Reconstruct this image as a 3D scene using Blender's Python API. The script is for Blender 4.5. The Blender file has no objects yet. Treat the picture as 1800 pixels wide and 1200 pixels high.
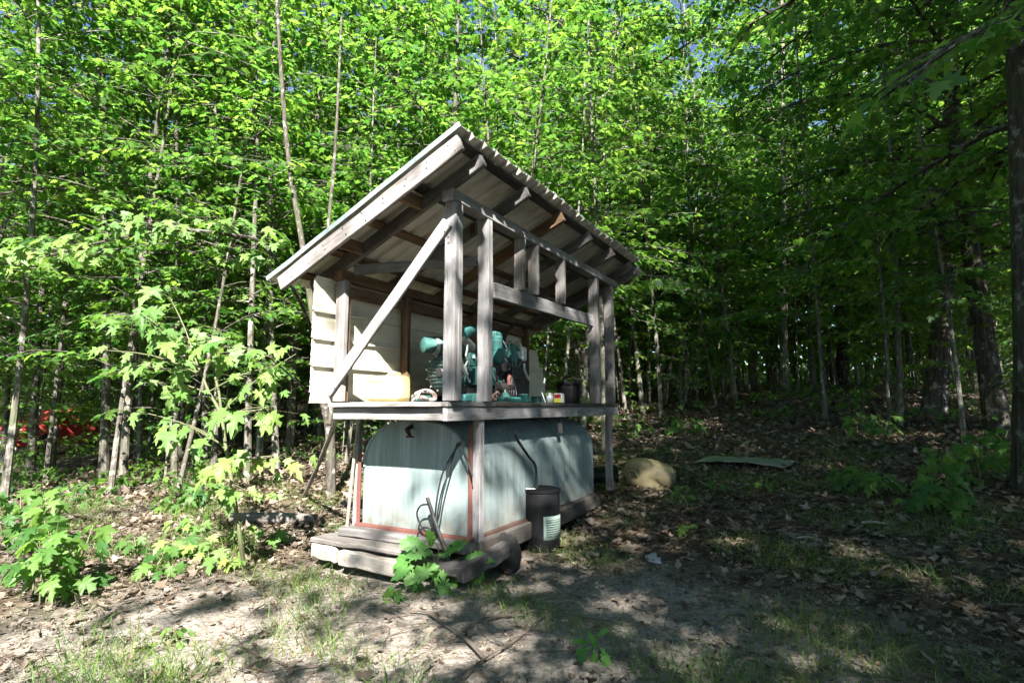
import bpy, bmesh, math, random
import numpy as np
from mathutils import Vector, Matrix, Quaternion

random.seed(7); rng = np.random.default_rng(7)
scene = bpy.context.scene
COL = scene.collection
R = math.radians

# ------------------------------------------------------------------ camera, sky, sun, exposure
EYE = 1.13; FPX = 996.4; PITCH = 0.1149
cam_d = bpy.data.cameras.new('camera'); cam_d.sensor_width = 36; cam_d.lens = FPX / 1800 * 36
cam_d.clip_start = 0.05; cam_d.clip_end = 600
cam = bpy.data.objects.new('camera', cam_d); COL.objects.link(cam)
cam.location = (0, 0, EYE); cam.rotation_euler = (math.pi / 2 + PITCH, 0, 0)
scene.camera = cam

SUN_EL = 40.0
LIGHT = Vector((-0.075, 1.19, 0)).normalized() * math.cos(R(SUN_EL)) + Vector((0, 0, -math.sin(R(SUN_EL))))
w = bpy.data.worlds.new('World'); scene.world = w; w.use_nodes = True
nt = w.node_tree; sky = nt.nodes.new('ShaderNodeTexSky'); sky.sky_type = 'NISHITA'; sky.sun_disc = False
sky.air_density = 0.8; sky.dust_density = 0.1; sky.altitude = 1200; sky.sun_elevation = R(SUN_EL); sky.sun_rotation = math.atan2(-LIGHT.x, -LIGHT.y)
bg = nt.nodes['Background']; nt.links.new(sky.outputs[0], bg.inputs[0]); bg.inputs[1].default_value = 0.05
w.cycles.sampling_method = 'NONE'; scene.cycles.use_light_tree = False
sun_d = bpy.data.lights.new('sun', 'SUN'); sun_d.energy = 5.0; sun_d.angle = R(0.53); sun_d.color = (1.0, 0.97, 0.92)
sun = bpy.data.objects.new('sun', sun_d); COL.objects.link(sun)
sun.rotation_euler = LIGHT.to_track_quat('-Z', 'Y').to_euler(); sun.location = (0, -20, 20)
vs = scene.view_settings; vs.view_transform = 'Standard'; vs.look = 'None'; vs.gamma = 1.0; vs.exposure = 2.72
scene.cycles.max_bounces = 6; scene.cycles.diffuse_bounces = 5; scene.cycles.transmission_bounces = 5
scene.cycles.glossy_bounces = 2; scene.cycles.caustics_reflective = False; scene.cycles.caustics_refractive = False
scene.cycles.use_denoising = True; scene.cycles.use_adaptive_sampling = True; scene.cycles.adaptive_threshold = 0.03

# ------------------------------------------------------------------ place geometry
PSI = 0.5133; SX, SY = -0.4313, 3.5157
sP, cP = math.sin(PSI), math.cos(PSI)
SHED_ROT = math.atan2(cP, sP)
def sw(u, v, z):                       # shed coordinates (along, across, height over eye) to the world
    return Vector((SX + u * sP - v * cP, SY + u * cP + v * sP, z + EYE))
def ground_z(x, y):
    q = 0.6 * x + 0.8 * (y - 3.9)
    a = 0.106 * (np.log1p(np.exp(np.clip(q * 2.2, -40, 40))) / 2.2) - 0.027
    a = a - 0.075 * (np.log1p(np.exp(np.clip((-x - 6.2) * 2, -40, 40))) / 2)
    a = a + 0.10 * (np.log1p(np.exp(np.clip((y - 31) * 0.8, -40, 40))) / 0.8)
    return a + 0.03 * np.sin(x * 0.9 + 1.3) * np.sin(y * 0.7 + 0.4) - 0.016
def gz(x, y): return float(ground_z(np.float64(x), np.float64(y)))
def px_ray(px, py):
    a = (px - 900) / FPX; b = (600 - py) / FPX
    return Vector((a, math.cos(PITCH) - b * math.sin(PITCH), math.sin(PITCH) + b * math.cos(PITCH)))
def at(px, py, Y):                     # the point seen there at depth Y
    r = px_ray(px, py); return Vector((r.x, r.y, r.z)) * (Y / r.y) + Vector((0, 0, EYE))
def on_ground(px, py):
    r = px_ray(px, py); t = 1.0
    for i in range(4000):
        p = r * t
        if p.z + EYE <= gz(p.x, p.y): break
        t += 0.01
    return Vector((p.x, p.y, gz(p.x, p.y)))
def at_px(px, Y):
    x = (px - 900) / FPX * Y * 0.993
    return Vector((x, Y, gz(x, Y)))

# ------------------------------------------------------------------ materials
def new_mat(name):
    m = bpy.data.materials.new(name); m.use_nodes = True
    return m, m.node_tree, m.node_tree.nodes['Principled BSDF']
def nd(t, kind, **kw):
    n = t.nodes.new(kind)
    for k, v in kw.items():
        if k in n.inputs.keys() if hasattr(n.inputs, 'keys') else False: n.inputs[k].default_value = v
        else: setattr(n, k, v)
    return n
def ramp(t, src, stops):
    r = t.nodes.new('ShaderNodeValToRGB'); e = r.color_ramp.elements
    while len(e) < len(stops): e.new(0.5)
    for i, (p, c) in enumerate(stops):
        e[i].position = p; e[i].color = (*c, 1)
    t.links.new(src, r.inputs[0]); return r.outputs[0]
def mix(t, fac, a, b, mode='MIX'):
    m = t.nodes.new('ShaderNodeMix'); m.data_type = 'RGBA'; m.blend_type = mode
    for s, v in ((m.inputs[0], fac), (m.inputs[6], a), (m.inputs[7], b)):
        if hasattr(v, 'links') or hasattr(v, 'is_linked'): t.links.new(v, s)
        elif isinstance(v, (int, float)): s.default_value = v
        else: s.default_value = (*v, 1)
    return m.outputs[2]
def noise(t, scale, vec=None, detail=4, rough=0.6, stretch=None):
    n = t.nodes.new('ShaderNodeTexNoise'); n.inputs['Scale'].default_value = scale
    n.inputs['Detail'].default_value = detail; n.inputs['Roughness'].default_value = rough
    if vec is not None:
        if stretch is not None:
            mp = t.nodes.new('ShaderNodeMapping'); mp.inputs['Scale'].default_value = stretch
            t.links.new(vec, mp.inputs[0]); vec = mp.outputs[0]
        t.links.new(vec, n.inputs['Vector'])
    return n.outputs[0]
def bump(t, bsdf, src, strength=0.3, dist=0.01):
    b = t.nodes.new('ShaderNodeBump'); b.inputs['Strength'].default_value = strength; b.inputs['Distance'].default_value = dist
    t.links.new(src, b.inputs['Height']); t.links.new(b.outputs[0], bsdf.inputs['Normal'])
def offset_coord(t):                   # object coordinates shifted per object, so that no two boards share a grain
    tc = t.nodes.new('ShaderNodeTexCoord'); oi = t.nodes.new('ShaderNodeObjectInfo')
    ml = t.nodes.new('ShaderNodeMath'); ml.operation = 'MULTIPLY'; ml.inputs[1].default_value = 37.0
    t.links.new(oi.outputs['Random'], ml.inputs[0])
    ad = t.nodes.new('ShaderNodeVectorMath'); ad.operation = 'ADD'
    t.links.new(tc.outputs['Object'], ad.inputs[0]); t.links.new(ml.outputs[0], ad.inputs[1])
    return ad.outputs[0], oi.outputs['Random']

def wood_mat(name, dark, mid, light, rough=0.85):
    m, t, b = new_mat(name); co, rnd = offset_coord(t)
    g = noise(t, 1.0, co, 6, 0.7, (2.2, 55, 55)); fine = noise(t, 1.0, co, 3, 0.6, (6, 220, 220))
    blotch = noise(t, 3.0, co, 3, 0.6, (1, 2.5, 2.5))
    c = ramp(t, g, [(0.30, dark), (0.52, mid), (0.74, light)])
    c = mix(t, 0.45, c, ramp(t, blotch, [(0.35, dark), (0.65, light)]), 'MIX')
    c = mix(t, 0.5, c, ramp(t, rnd, [(0.0, (0.30, 0.29, 0.28)), (0.3, (0.95, 0.86, 0.75)), (0.6, (0.7, 0.72, 0.76)), (1.0, (1, 1, 1))]), 'MULTIPLY')
    crack = ramp(t, fine, [(0.34, (0.3, 0.28, 0.26)), (0.42, (1, 1, 1))])
    c = mix(t, 0.6, c, crack, 'MULTIPLY')
    kn = nd(t, 'ShaderNodeTexVoronoi'); mp = t.nodes.new('ShaderNodeMapping'); mp.inputs['Scale'].default_value = (3.0, 9, 9)
    t.links.new(co, mp.inputs[0]); t.links.new(mp.outputs[0], kn.inputs['Vector'])
    c = mix(t, 0.7, c, ramp(t, kn.outputs['Distance'], [(0.04, (0.35, 0.3, 0.26)), (0.13, (1, 1, 1))]), 'MULTIPLY')
    t.links.new(c, b.inputs['Base Color']); b.inputs['Roughness'].default_value = rough
    b.inputs['Specular IOR Level'].default_value = 0.15
    bump(t, b, g, 0.5, 0.004); return m
M = {}
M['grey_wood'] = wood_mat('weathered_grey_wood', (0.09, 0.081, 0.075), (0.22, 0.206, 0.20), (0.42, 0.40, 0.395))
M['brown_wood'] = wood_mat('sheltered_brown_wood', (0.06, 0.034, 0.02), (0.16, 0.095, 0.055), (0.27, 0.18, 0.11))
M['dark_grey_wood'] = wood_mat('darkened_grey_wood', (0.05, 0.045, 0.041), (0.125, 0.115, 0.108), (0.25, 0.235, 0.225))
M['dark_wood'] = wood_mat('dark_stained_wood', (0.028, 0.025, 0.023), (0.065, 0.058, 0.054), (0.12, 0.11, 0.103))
M['tie_wood'] = wood_mat('old_timber', (0.055, 0.05, 0.046), (0.13, 0.118, 0.11), (0.22, 0.205, 0.195))
M['pale_wood'] = wood_mat('pale_split_wood', (0.16, 0.135, 0.11), (0.28, 0.245, 0.21), (0.40, 0.36, 0.32))

def plain(name, col, rough=0.5, metal=0.0, var=0.25, scale=8.0, dirt=(0.12, 0.1, 0.07), dirt_amt=0.35, bmp=0.15, spec=0.4):
    m, t, b = new_mat(name); co, rnd = offset_coord(t)
    n = noise(t, scale, co, 5, 0.65); n2 = noise(t, scale * 6, co, 3, 0.6)
    c = mix(t, var, col, ramp(t, n2, [(0.3, tuple(x * 0.55 for x in col)), (0.7, tuple(min(1, x * 1.25) for x in col))]))
    msk = ramp(t, n, [(0.52, (0, 0, 0)), (0.72, (dirt_amt,) * 3)])
    c = mix(t, msk, c, dirt)
    t.links.new(c, b.inputs['Base Color']); b.inputs['Roughness'].default_value = rough; b.inputs['Metallic'].default_value = metal
    b.inputs['Specular IOR Level'].default_value = spec
    if bmp: bump(t, b, n2, bmp, 0.004)
    return m
M['teal'] = plain('teal_engine_paint', (0.028, 0.10, 0.086), 0.62, 0, 0.4, 9, (0.022, 0.022, 0.018), 0.95)
M['teal_bright'] = plain('teal_sunlit_paint', (0.030, 0.135, 0.125), 0.55, 0, 0.3, 9, (0.03, 0.03, 0.025), 0.8)  # lighter copy of the engine teal, sunlight on the filters put into the colour
M['iron'] = plain('oily_black_iron', (0.025, 0.025, 0.024), 0.5, 0.3, 0.5, 12, (0.06, 0.04, 0.025), 0.6)
M['steel'] = plain('dull_steel', (0.35, 0.35, 0.34), 0.45, 0.7, 0.4, 12, (0.14, 0.08, 0.05), 0.5)
M['black_plastic'] = plain('dusty_black_plastic', (0.006, 0.006, 0.0065), 0.5, 0, 0.3, 6, (0.014, 0.0125, 0.011), 0.35, spec=0.2)
M['jar'] = plain('grey_glass', (0.16, 0.19, 0.18), 0.3, 0, 0.3, 20)
M['rubber'] = plain('black_rubber', (0.014, 0.014, 0.016), 0.6, 0, 0.3, 14, (0.05, 0.045, 0.04), 0.3)
M['jug'] = plain('translucent_white_plastic', (0.78, 0.74, 0.58), 0.45, 0, 0.1, 5, (0.6, 0.45, 0.18), 0.35, 0.05)
M['tan_plastic'] = plain('tan_plastic', (0.20, 0.165, 0.09), 0.6, 0, 0.25, 16, (0.10, 0.085, 0.04), 0.45, 0.1)
M['red_iron'] = plain('rusty_red_oxide', (0.105, 0.038, 0.029), 0.85, 0, 0.5, 14, (0.10, 0.04, 0.025), 0.7)
M['rust'] = plain('rust', (0.045, 0.022, 0.014), 0.85, 0, 0.5, 20, (0.06, 0.03, 0.02), 0.5)
M['pink_cord'] = plain('faded_pink_cord', (0.42, 0.24, 0.20), 0.7, 0, 0.4, 20)
M['grey_cord'] = plain('grey_cord', (0.42, 0.40, 0.37), 0.6, 0, 0.4, 20)
M['white_strap'] = plain('pale_metal_lever', (0.5, 0.52, 0.5), 0.4, 0.4, 0.3, 20)
M['can_red'] = plain('red_tin', (0.33, 0.02, 0.03), 0.35, 0, 0.1, 20)
M['can_yellow'] = plain('yellow_tin', (0.55, 0.48, 0.05), 0.35, 0, 0.1, 20)
M['can_white'] = plain('white_tin', (0.7, 0.7, 0.66), 0.35, 0, 0.1, 20)
M['car_red'] = plain('red_car_paint', (0.48, 0.06, 0.06), 0.4, 0, 0.05, 3, (0.2, 0.05, 0.05), 0.2, 0)
M['chrome'] = plain('chrome', (0.7, 0.7, 0.72), 0.2, 0.9, 0.1, 3, bmp=0)
M['glass'] = plain('dark_window_glass', (0.02, 0.025, 0.03), 0.08, 0, 0.05, 3, bmp=0)
M['charred'] = plain('charred_wood', (0.012, 0.011, 0.0105), 0.9, 0, 0.6, 14, (0.07, 0.06, 0.05), 0.6, 0.8)
M['wet_board'] = plain('mossy_board', (0.16, 0.17, 0.13), 0.8, 0, 0.5, 9, (0.05, 0.07, 0.025), 0.8, 0.4)
M['flashing'] = plain('weathered_edge_flashing', (0.24, 0.29, 0.275), 0.45, 0.3, 0.3, 9)
M['stone'] = plain('grey_stone', (0.34, 0.33, 0.31), 0.9, 0, 0.5, 9, (0.12, 0.13, 0.08), 0.5, 0.6)

def tank_mat():
    m, t, b = new_mat('grey_green_tank_paint'); tc = t.nodes.new('ShaderNodeTexCoord'); o = tc.outputs['Object']
    st = noise(t, 1.0, o, 5, 0.65, (14, 14, 0.9)); st2 = noise(t, 1.0, o, 4, 0.7, (45, 45, 1.6)); bl = noise(t, 2.6, o, 4, 0.6)
    c = ramp(t, st, [(0.3, (0.105, 0.14, 0.137)), (0.5, (0.165, 0.205, 0.203)), (0.72, (0.235, 0.28, 0.28))])
    c = mix(t, 0.5, c, ramp(t, st2, [(0.30, (0.6, 0.62, 0.6)), (0.5, (1, 1, 1))]), 'MULTIPLY')
    c = mix(t, ramp(t, bl, [(0.55, (0, 0, 0)), (0.75, (0.45,) * 3)]), c, (0.15, 0.13, 0.10))
    sz = t.nodes.new('ShaderNodeSeparateXYZ'); t.links.new(o, sz.inputs[0]); mud = mix(t, 1.0, ramp(t, sz.outputs[2], [(0.0, (0.8,) * 3), (0.22, (0, 0, 0))]), ramp(t, noise(t, 6.0, o, 4, 0.7), [(0.35, (0, 0, 0)), (0.6, (1, 1, 1))]), 'MULTIPLY')
    c = mix(t, mud, c, (0.11, 0.085, 0.06))
    run = mix(t, 1.0, ramp(t, noise(t, 1.0, o, 3, 0.6, (30, 30, 0.5)), [(0.66, (0, 0, 0)), (0.72, (0.7,) * 3)]), ramp(t, noise(t, 3.0, o, 2, 0.5), [(0.5, (0, 0, 0)), (0.65, (1, 1, 1))]), 'MULTIPLY')
    c = mix(t, run, c, (0.13, 0.06, 0.03))
    t.links.new(c, b.inputs['Base Color']); b.inputs['Roughness'].default_value = 0.55; b.inputs['Specular IOR Level'].default_value = 0.35
    bump(t, b, st2, 0.12, 0.004); return m
M['tank'] = tank_mat()
def siding_mat():
    m, t, b = new_mat('cream_siding'); tc = t.nodes.new('ShaderNodeTexCoord'); o = tc.outputs['Object']
    n = noise(t, 1.0, o, 4, 0.6, (1.5, 8, 14)); n2 = noise(t, 7, o, 4, 0.6)
    c = ramp(t, n, [(0.3, (0.45, 0.41, 0.31)), (0.7, (0.60, 0.56, 0.45))])
    c = mix(t, ramp(t, n2, [(0.55, (0, 0, 0)), (0.75, (0.5,) * 3)]), c, (0.34, 0.29, 0.19))
    t.links.new(c, b.inputs['Base Color']); b.inputs['Roughness'].default_value = 0.6; bump(t, b, n, 0.1, 0.003); return m
M['siding'] = siding_mat()
def roof_mat():
    m, t, b = new_mat('ribbed_roof_metal'); tc = t.nodes.new('ShaderNodeTexCoord'); o = tc.outputs['Object']
    n = noise(t, 1.0, o, 4, 0.6, (10, 1.2, 10)); n2 = noise(t, 5, o, 4, 0.6)
    under = ramp(t, n, [(0.3, (0.58, 0.55, 0.48)), (0.7, (0.78, 0.75, 0.68))])
    wv_ = nd(t, 'ShaderNodeTexWave'); wv_.bands_direction = 'X'; wv_.inputs['Scale'].default_value = 2.1; t.links.new(o, wv_.inputs['Vector'])
    under = mix(t, 0.5, under, ramp(t, wv_.outputs['Fac'], [(0.0, (0.55, 0.54, 0.52)), (0.5, (1, 1, 1))]), 'MULTIPLY')  # rib shading painted on the underside as light and dark bands
    under = mix(t, ramp(t, n2, [(0.5, (0, 0, 0)), (0.75, (0.35,) * 3)]), under, (0.26, 0.22, 0.17))
    top = ramp(t, n2, [(0.3, (0.16, 0.24, 0.21)), (0.7, (0.26, 0.36, 0.32))])
    sep = t.nodes.new('ShaderNodeAttribute'); sep.attribute_name = 'top'
    c = mix(t, sep.outputs['Fac'], under, top)
    t.links.new(c, b.inputs['Base Color']); b.inputs['Roughness'].default_value = 0.5; b.inputs['Metallic'].default_value = 0.15
    return m
M['roof'] = roof_mat()
def label_mat():                       # worn paper with rows of print too small to read
    m, t, b = new_mat('printed_paper_label'); tc = t.nodes.new('ShaderNodeTexCoord'); o = tc.outputs['UV']
    n = noise(t, 1.0, o, 2, 0.8, (26, 17, 1)); blk = noise(t, 1.0, o, 1, 0.5, (70, 60, 1))
    rows = nd(t, 'ShaderNodeTexWave'); rows.wave_type = 'BANDS'; rows.bands_direction = 'Y'; rows.inputs['Scale'].default_value = 3.2
    t.links.new(o, rows.inputs['Vector'])
    ink = mix(t, 1.0, ramp(t, n, [(0.40, (0, 0, 0)), (0.45, (1, 1, 1))]), ramp(t, rows.outputs['Fac'], [(0.15, (0, 0, 0)), (0.25, (1, 1, 1))]), 'MULTIPLY')
    ink = mix(t, 1.0, ink, ramp(t, blk, [(0.30, (0.3,) * 3), (0.4, (1,) * 3)]), 'MULTIPLY')
    sp = t.nodes.new('ShaderNodeSeparateXYZ'); t.links.new(o, sp.inputs[0])
    edge = mix(t, 1.0, ramp(t, sp.outputs[0], [(0.08, (0, 0, 0)), (0.12, (1, 1, 1)), (0.86, (1, 1, 1)), (0.9, (0, 0, 0))]),
               ramp(t, sp.outputs[1], [(0.06, (0, 0, 0)), (0.08, (1, 1, 1)), (0.84, (1, 1, 1)), (0.86, (0, 0, 0))]), 'MULTIPLY')
    ink = mix(t, 1.0, ink, edge, 'MULTIPLY')
    c = mix(t, ink, (0.19, 0.25, 0.21), (0.01, 0.016, 0.014))
    t.links.new(c, b.inputs['Base Color']); b.inputs['Roughness'].default_value = 0.7; return m
M['label'] = label_mat()

def leaf_mat(name, dark, light, trans_gain=1.9, trans=0.45):
    m, t, b = new_mat(name)
    g = t.nodes.new('ShaderNodeNewGeometry'); oi = t.nodes.new('ShaderNodeObjectInfo')
    ad = t.nodes.new('ShaderNodeMath'); ad.operation = 'ADD'; fr = t.nodes.new('ShaderNodeMath'); fr.operation = 'FRACT'
    t.links.new(g.outputs['Random Per Island'], ad.inputs[0]); t.links.new(oi.outputs['Random'], ad.inputs[1]); t.links.new(ad.outputs[0], fr.inputs[0])
    c = ramp(t, fr.outputs[0], [(0.0, dark), (0.55, tuple((a + c2) / 2 for a, c2 in zip(dark, light))), (1.0, light)])
    c = mix(t, 1.0, c, ramp(t, oi.outputs['Random'], [(0.0, (0.78, 0.84, 0.95)), (0.5, (1, 1, 1)), (1.0, (1.22, 1.06, 1.0))]), 'MULTIPLY')
    c = mix(t, 1.0, c, ramp(t, noise(t, 0.9, g.outputs['Position'], 3, 0.6), [(0.35, (0.82, 0.88, 0.95)), (0.65, (1.18, 1.06, 1.05))]), 'MULTIPLY')
    tl = t.nodes.new('ShaderNodeBsdfTranslucent')
    tc = mix(t, 1.0, c, (trans_gain, trans_gain * 1.02, trans_gain * 0.60), 'MULTIPLY')
    t.links.new(tc, tl.inputs[0]); t.links.new(c, b.inputs['Base Color'])
    b.inputs['Roughness'].default_value = 0.5; b.inputs['Specular IOR Level'].default_value = 0.3
    ms = t.nodes.new('ShaderNodeMixShader'); ms.inputs[0].default_value = trans
    t.links.new(b.outputs[0], ms.inputs[1]); t.links.new(tl.outputs[0], ms.inputs[2])
    t.links.new(ms.outputs[0], t.nodes['Material Output'].inputs[0]); return m
M['leaf'] = leaf_mat('maple_leaf', (0.033, 0.102, 0.020), (0.125, 0.222, 0.044), 2.3, 0.52)
M['leaf_young_sunlit'] = leaf_mat('young_sunlit_maple_leaf', (0.085, 0.180, 0.036), (0.175, 0.265, 0.070), 1.7, 0.42)  # young leaf green made paler, with overexposing sunlight put into the colour
M['jug'] = leaf_mat('translucent_yellowed_plastic', (0.70, 0.62, 0.36), (0.74, 0.66, 0.40), 1.0, 0.45)
M['leaf_oak'] = leaf_mat('oak_leaf', (0.062, 0.175, 0.030), (0.105, 0.245, 0.050), 2.0, 0.45)
M['grass'] = leaf_mat('grass_blade', (0.045, 0.115, 0.022), (0.15, 0.20, 0.06))
M['litter'] = leaf_mat('dead_leaf', (0.045, 0.030, 0.020), (0.24, 0.195, 0.145), 1.2, 0.15)
M['straw'] = leaf_mat('dead_grass', (0.10, 0.08, 0.055), (0.36, 0.31, 0.23), 1.2, 0.2)
def bark_mat(name, dark, mid, light):
    m, t, b = new_mat(name); co, rnd = offset_coord(t)
    n = noise(t, 1.0, co, 5, 0.7, (26, 26, 4)); n2 = noise(t, 2.2, co, 3, 0.6); n3 = noise(t, 9, co, 3, 0.6)
    c = ramp(t, n, [(0.3, dark), (0.5, mid), (0.72, light)])
    c = mix(t, ramp(t, n3, [(0.55, (0, 0, 0)), (0.68, (0.7,) * 3)]), c, (0.42, 0.41, 0.37))
    c = mix(t, ramp(t, n2, [(0.5, (0, 0, 0)), (0.7, (0.5,) * 3)]), c, (0.09, 0.11, 0.05))
    c = mix(t, 1.0, c, ramp(t, rnd, [(0, (0.55, 0.53, 0.5)), (1, (1, 1, 1))]), 'MULTIPLY')
    t.links.new(c, b.inputs['Base Color']); b.inputs['Roughness'].default_value = 0.9; b.inputs['Specular IOR Level'].default_value = 0.1
    bump(t, b, n, 0.6, 0.01); return m
M['bark'] = bark_mat('grey_maple_bark', (0.042, 0.037, 0.030), (0.12, 0.108, 0.09), (0.24, 0.225, 0.20))
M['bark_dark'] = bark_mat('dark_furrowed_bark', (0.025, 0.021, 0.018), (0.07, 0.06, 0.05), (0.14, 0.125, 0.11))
M['twig'] = plain('twig_bark', (0.09, 0.07, 0.055), 0.9, 0, 0.5, 20, bmp=0.3)
M['green_stem'] = plain('green_stem', (0.095, 0.10, 0.045), 0.7, 0, 0.3, 20, (0.09, 0.055, 0.03), 0.5)

def ground_mat():
    m, t, b = new_mat('forest_floor'); g = t.nodes.new('ShaderNodeNewGeometry'); o = g.outputs['Position']
    big = noise(t, 0.55, o, 4, 0.6); midn = noise(t, 3.2, o, 5, 0.65); fine = noise(t, 38, o, 4, 0.7); grit = noise(t, 160, o, 2, 0.6)
    dirt = ramp(t, fine, [(0.28, (0.10, 0.083, 0.068)), (0.5, (0.21, 0.182, 0.155)), (0.72, (0.36, 0.325, 0.285))])
    v = nd(t, 'ShaderNodeTexVoronoi'); v.inputs['Scale'].default_value = 17; t.links.new(o, v.inputs['Vector'])
    sepc = t.nodes.new('ShaderNodeSeparateColor'); t.links.new(v.outputs['Color'], sepc.inputs[0])
    leafy = ramp(t, sepc.outputs[0], [(0.0, (0.035, 0.025, 0.017)), (0.5, (0.08, 0.058, 0.04)), (0.8, (0.13, 0.10, 0.07)), (1.0, (0.22, 0.18, 0.14))])
    leafy = mix(t, 0.6, leafy, ramp(t, fine, [(0.3, (0.35, 0.33, 0.3)), (0.65, (1, 1, 1))]), 'MULTIPLY')
    at_ = t.nodes.new('ShaderNodeAttribute'); at_.attribute_name = 'bare'
    msk = mix(t, 0.6, at_.outputs['Fac'], midn, 'OVERLAY')
    c = mix(t, ramp(t, msk, [(0.35, (0, 0, 0)), (0.65, (1, 1, 1))]), leafy, dirt)
    moss = ramp(t, midn, [(0.55, (0, 0, 0)), (0.72, (0.35,) * 3)])
    c = mix(t, moss, c, (0.07, 0.085, 0.03))
    c = mix(t, 0.35, c, ramp(t, grit, [(0.3, (0.5,) * 3), (0.7, (1,) * 3)]), 'MULTIPLY')
    t.links.new(c, b.inputs['Base Color']); b.inputs['Roughness'].default_value = 0.95; b.inputs['Specular IOR Level'].default_value = 0.1
    h = mix(t, 0.4, fine, v.outputs['Distance']); bump(t, b, h, 0.9, 0.03); return m
M['ground'] = ground_mat()

# ------------------------------------------------------------------ helpers
def link(name, data, parent=None, mat=None):
    o = bpy.data.objects.new(name, data); COL.objects.link(o)
    if parent is not None: o.parent = parent
    if mat is not None and data is not None and not data.materials: data.materials.append(mat)
    return o
def tag(o, label, cat, group=None):
    o['label'] = label; o['category'] = cat
    if group: o['group'] = group
    return o
def thing(name, label, cat, loc, rotz=0.0, group=None):
    o = bpy.data.objects.new(name, None); COL.objects.link(o); o.location = loc; o.rotation_euler = (0, 0, rotz)
    o.empty_display_size = 0.1
    return tag(o, label, cat, group)
def mesh_py(name, verts, faces, smooth=False):
    me = bpy.data.meshes.new(name); me.from_pydata([tuple(v) for v in verts], [], faces); me.update()
    if smooth:
        me.polygons.foreach_set('use_smooth', [True] * len(me.polygons))
        if len(me.polygons) < 6000: me.set_sharp_from_angle(angle=R(38))
    return me
def mesh_np(name, V, F, smooth=False):    # V (n,3), F (m,3) triangles
    me = bpy.data.meshes.new(name); me.vertices.add(len(V)); me.vertices.foreach_set('co', np.ascontiguousarray(V, np.float32).ravel())
    me.loops.add(F.size); me.loops.foreach_set('vertex_index', np.ascontiguousarray(F, np.int32).ravel())
    me.polygons.add(len(F)); me.polygons.foreach_set('loop_start', np.arange(0, F.size, 3, dtype=np.int32))
    if smooth: me.polygons.foreach_set('use_smooth', np.ones(len(F), bool))
    me.update(calc_edges=True); return me
def tube(points, radii, n=8, cap=True):
    pts = [Vector(p) for p in points]; V = []; F = []
    prev = None
    for i, p in enumerate(pts):
        d = (pts[min(i + 1, len(pts) - 1)] - pts[max(i - 1, 0)]).normalized()
        if prev is None:
            a = d.orthogonal().normalized()
        else:
            a = (prev - d * prev.dot(d)).normalized()
        prev = a; b = d.cross(a); r = radii[i] if hasattr(radii, '__len__') else radii
        for k in range(n):
            an = 2 * math.pi * k / n; V.append(p + (a * math.cos(an) + b * math.sin(an)) * r)
    for i in range(len(pts) - 1):
        for k in range(n):
            F.append((i * n + k, i * n + (k + 1) % n, (i + 1) * n + (k + 1) % n, (i + 1) * n + k))
    if cap:
        F.append(tuple(range(n - 1, -1, -1))); F.append(tuple((len(pts) - 1) * n + k for k in range(n)))
    return V, F
def join(parts):
    V = []; F = []
    for v, f in parts:
        o = len(V); V += list(v); F += [tuple(i + o for i in q) for q in f]
    return V, F
def lathe(profile, n=24, axis='Z'):
    V = []; F = []
    for r, z in profile:
        for k in range(n):
            a = 2 * math.pi * k / n; p = (r * math.cos(a), r * math.sin(a), z)
            V.append(p if axis == 'Z' else (z, p[0], p[1]))
    for i in range(len(profile) - 1):
        for k in range(n):
            F.append((i * n + k, i * n + (k + 1) % n, (i + 1) * n + (k + 1) % n, (i + 1) * n + k))
    F.append(tuple(range(n - 1, -1, -1))); F.append(tuple((len(profile) - 1) * n + k for k in range(n)))
    return V, F
def smooth_path(pts, per=6):
    P = [Vector(p) for p in pts]; out = []
    for i in range(len(P) - 1):
        p0 = P[max(i - 1, 0)]; p1 = P[i]; p2 = P[i + 1]; p3 = P[min(i + 2, len(P) - 1)]
        for k in range(per):
            t = k / per
            out.append(0.5 * ((2 * p1) + (p2 - p0) * t + (2 * p0 - 5 * p1 + 4 * p2 - p3) * t * t + (3 * p1 - p0 - 3 * p2 + p3) * t ** 3))
    out.append(P[-1]); return out
def box_mesh(name, lx, ly, lz, bev=0.004, segs=1, jit=0.0, center=False):
    bm = bmesh.new(); x0 = -lx / 2 if center else 0
    n = segs + 1; ring = []
    for i in range(n):
        x = x0 + lx * i / segs
        dy, dz = (random.uniform(-jit, jit), random.uniform(-jit, jit))
        ring.append([bm.verts.new((x, sy * ly / 2 + dy + random.uniform(-jit, jit) * .4, sz * lz / 2 + dz + random.uniform(-jit, jit) * .4)) for sy, sz in ((-1, -1), (1, -1), (1, 1), (-1, 1))])
    for i in range(segs):
        for k in range(4):
            bm.faces.new((ring[i][k], ring[i][(k + 1) % 4], ring[i + 1][(k + 1) % 4], ring[i + 1][k]))
    bm.faces.new(ring[0][::-1]); bm.faces.new(ring[-1])
    bmesh.ops.recalc_face_normals(bm, faces=bm.faces)
    if bev > 0:
        es = [e for e in bm.edges if len(e.link_faces) == 2 and e.calc_face_angle() > 0.6]
        bmesh.ops.bevel(bm, geom=es, offset=bev, segments=1, affect='EDGES', clamp_overlap=True)
    me = bpy.data.meshes.new(name); bm.to_mesh(me); bm.free(); return me
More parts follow.
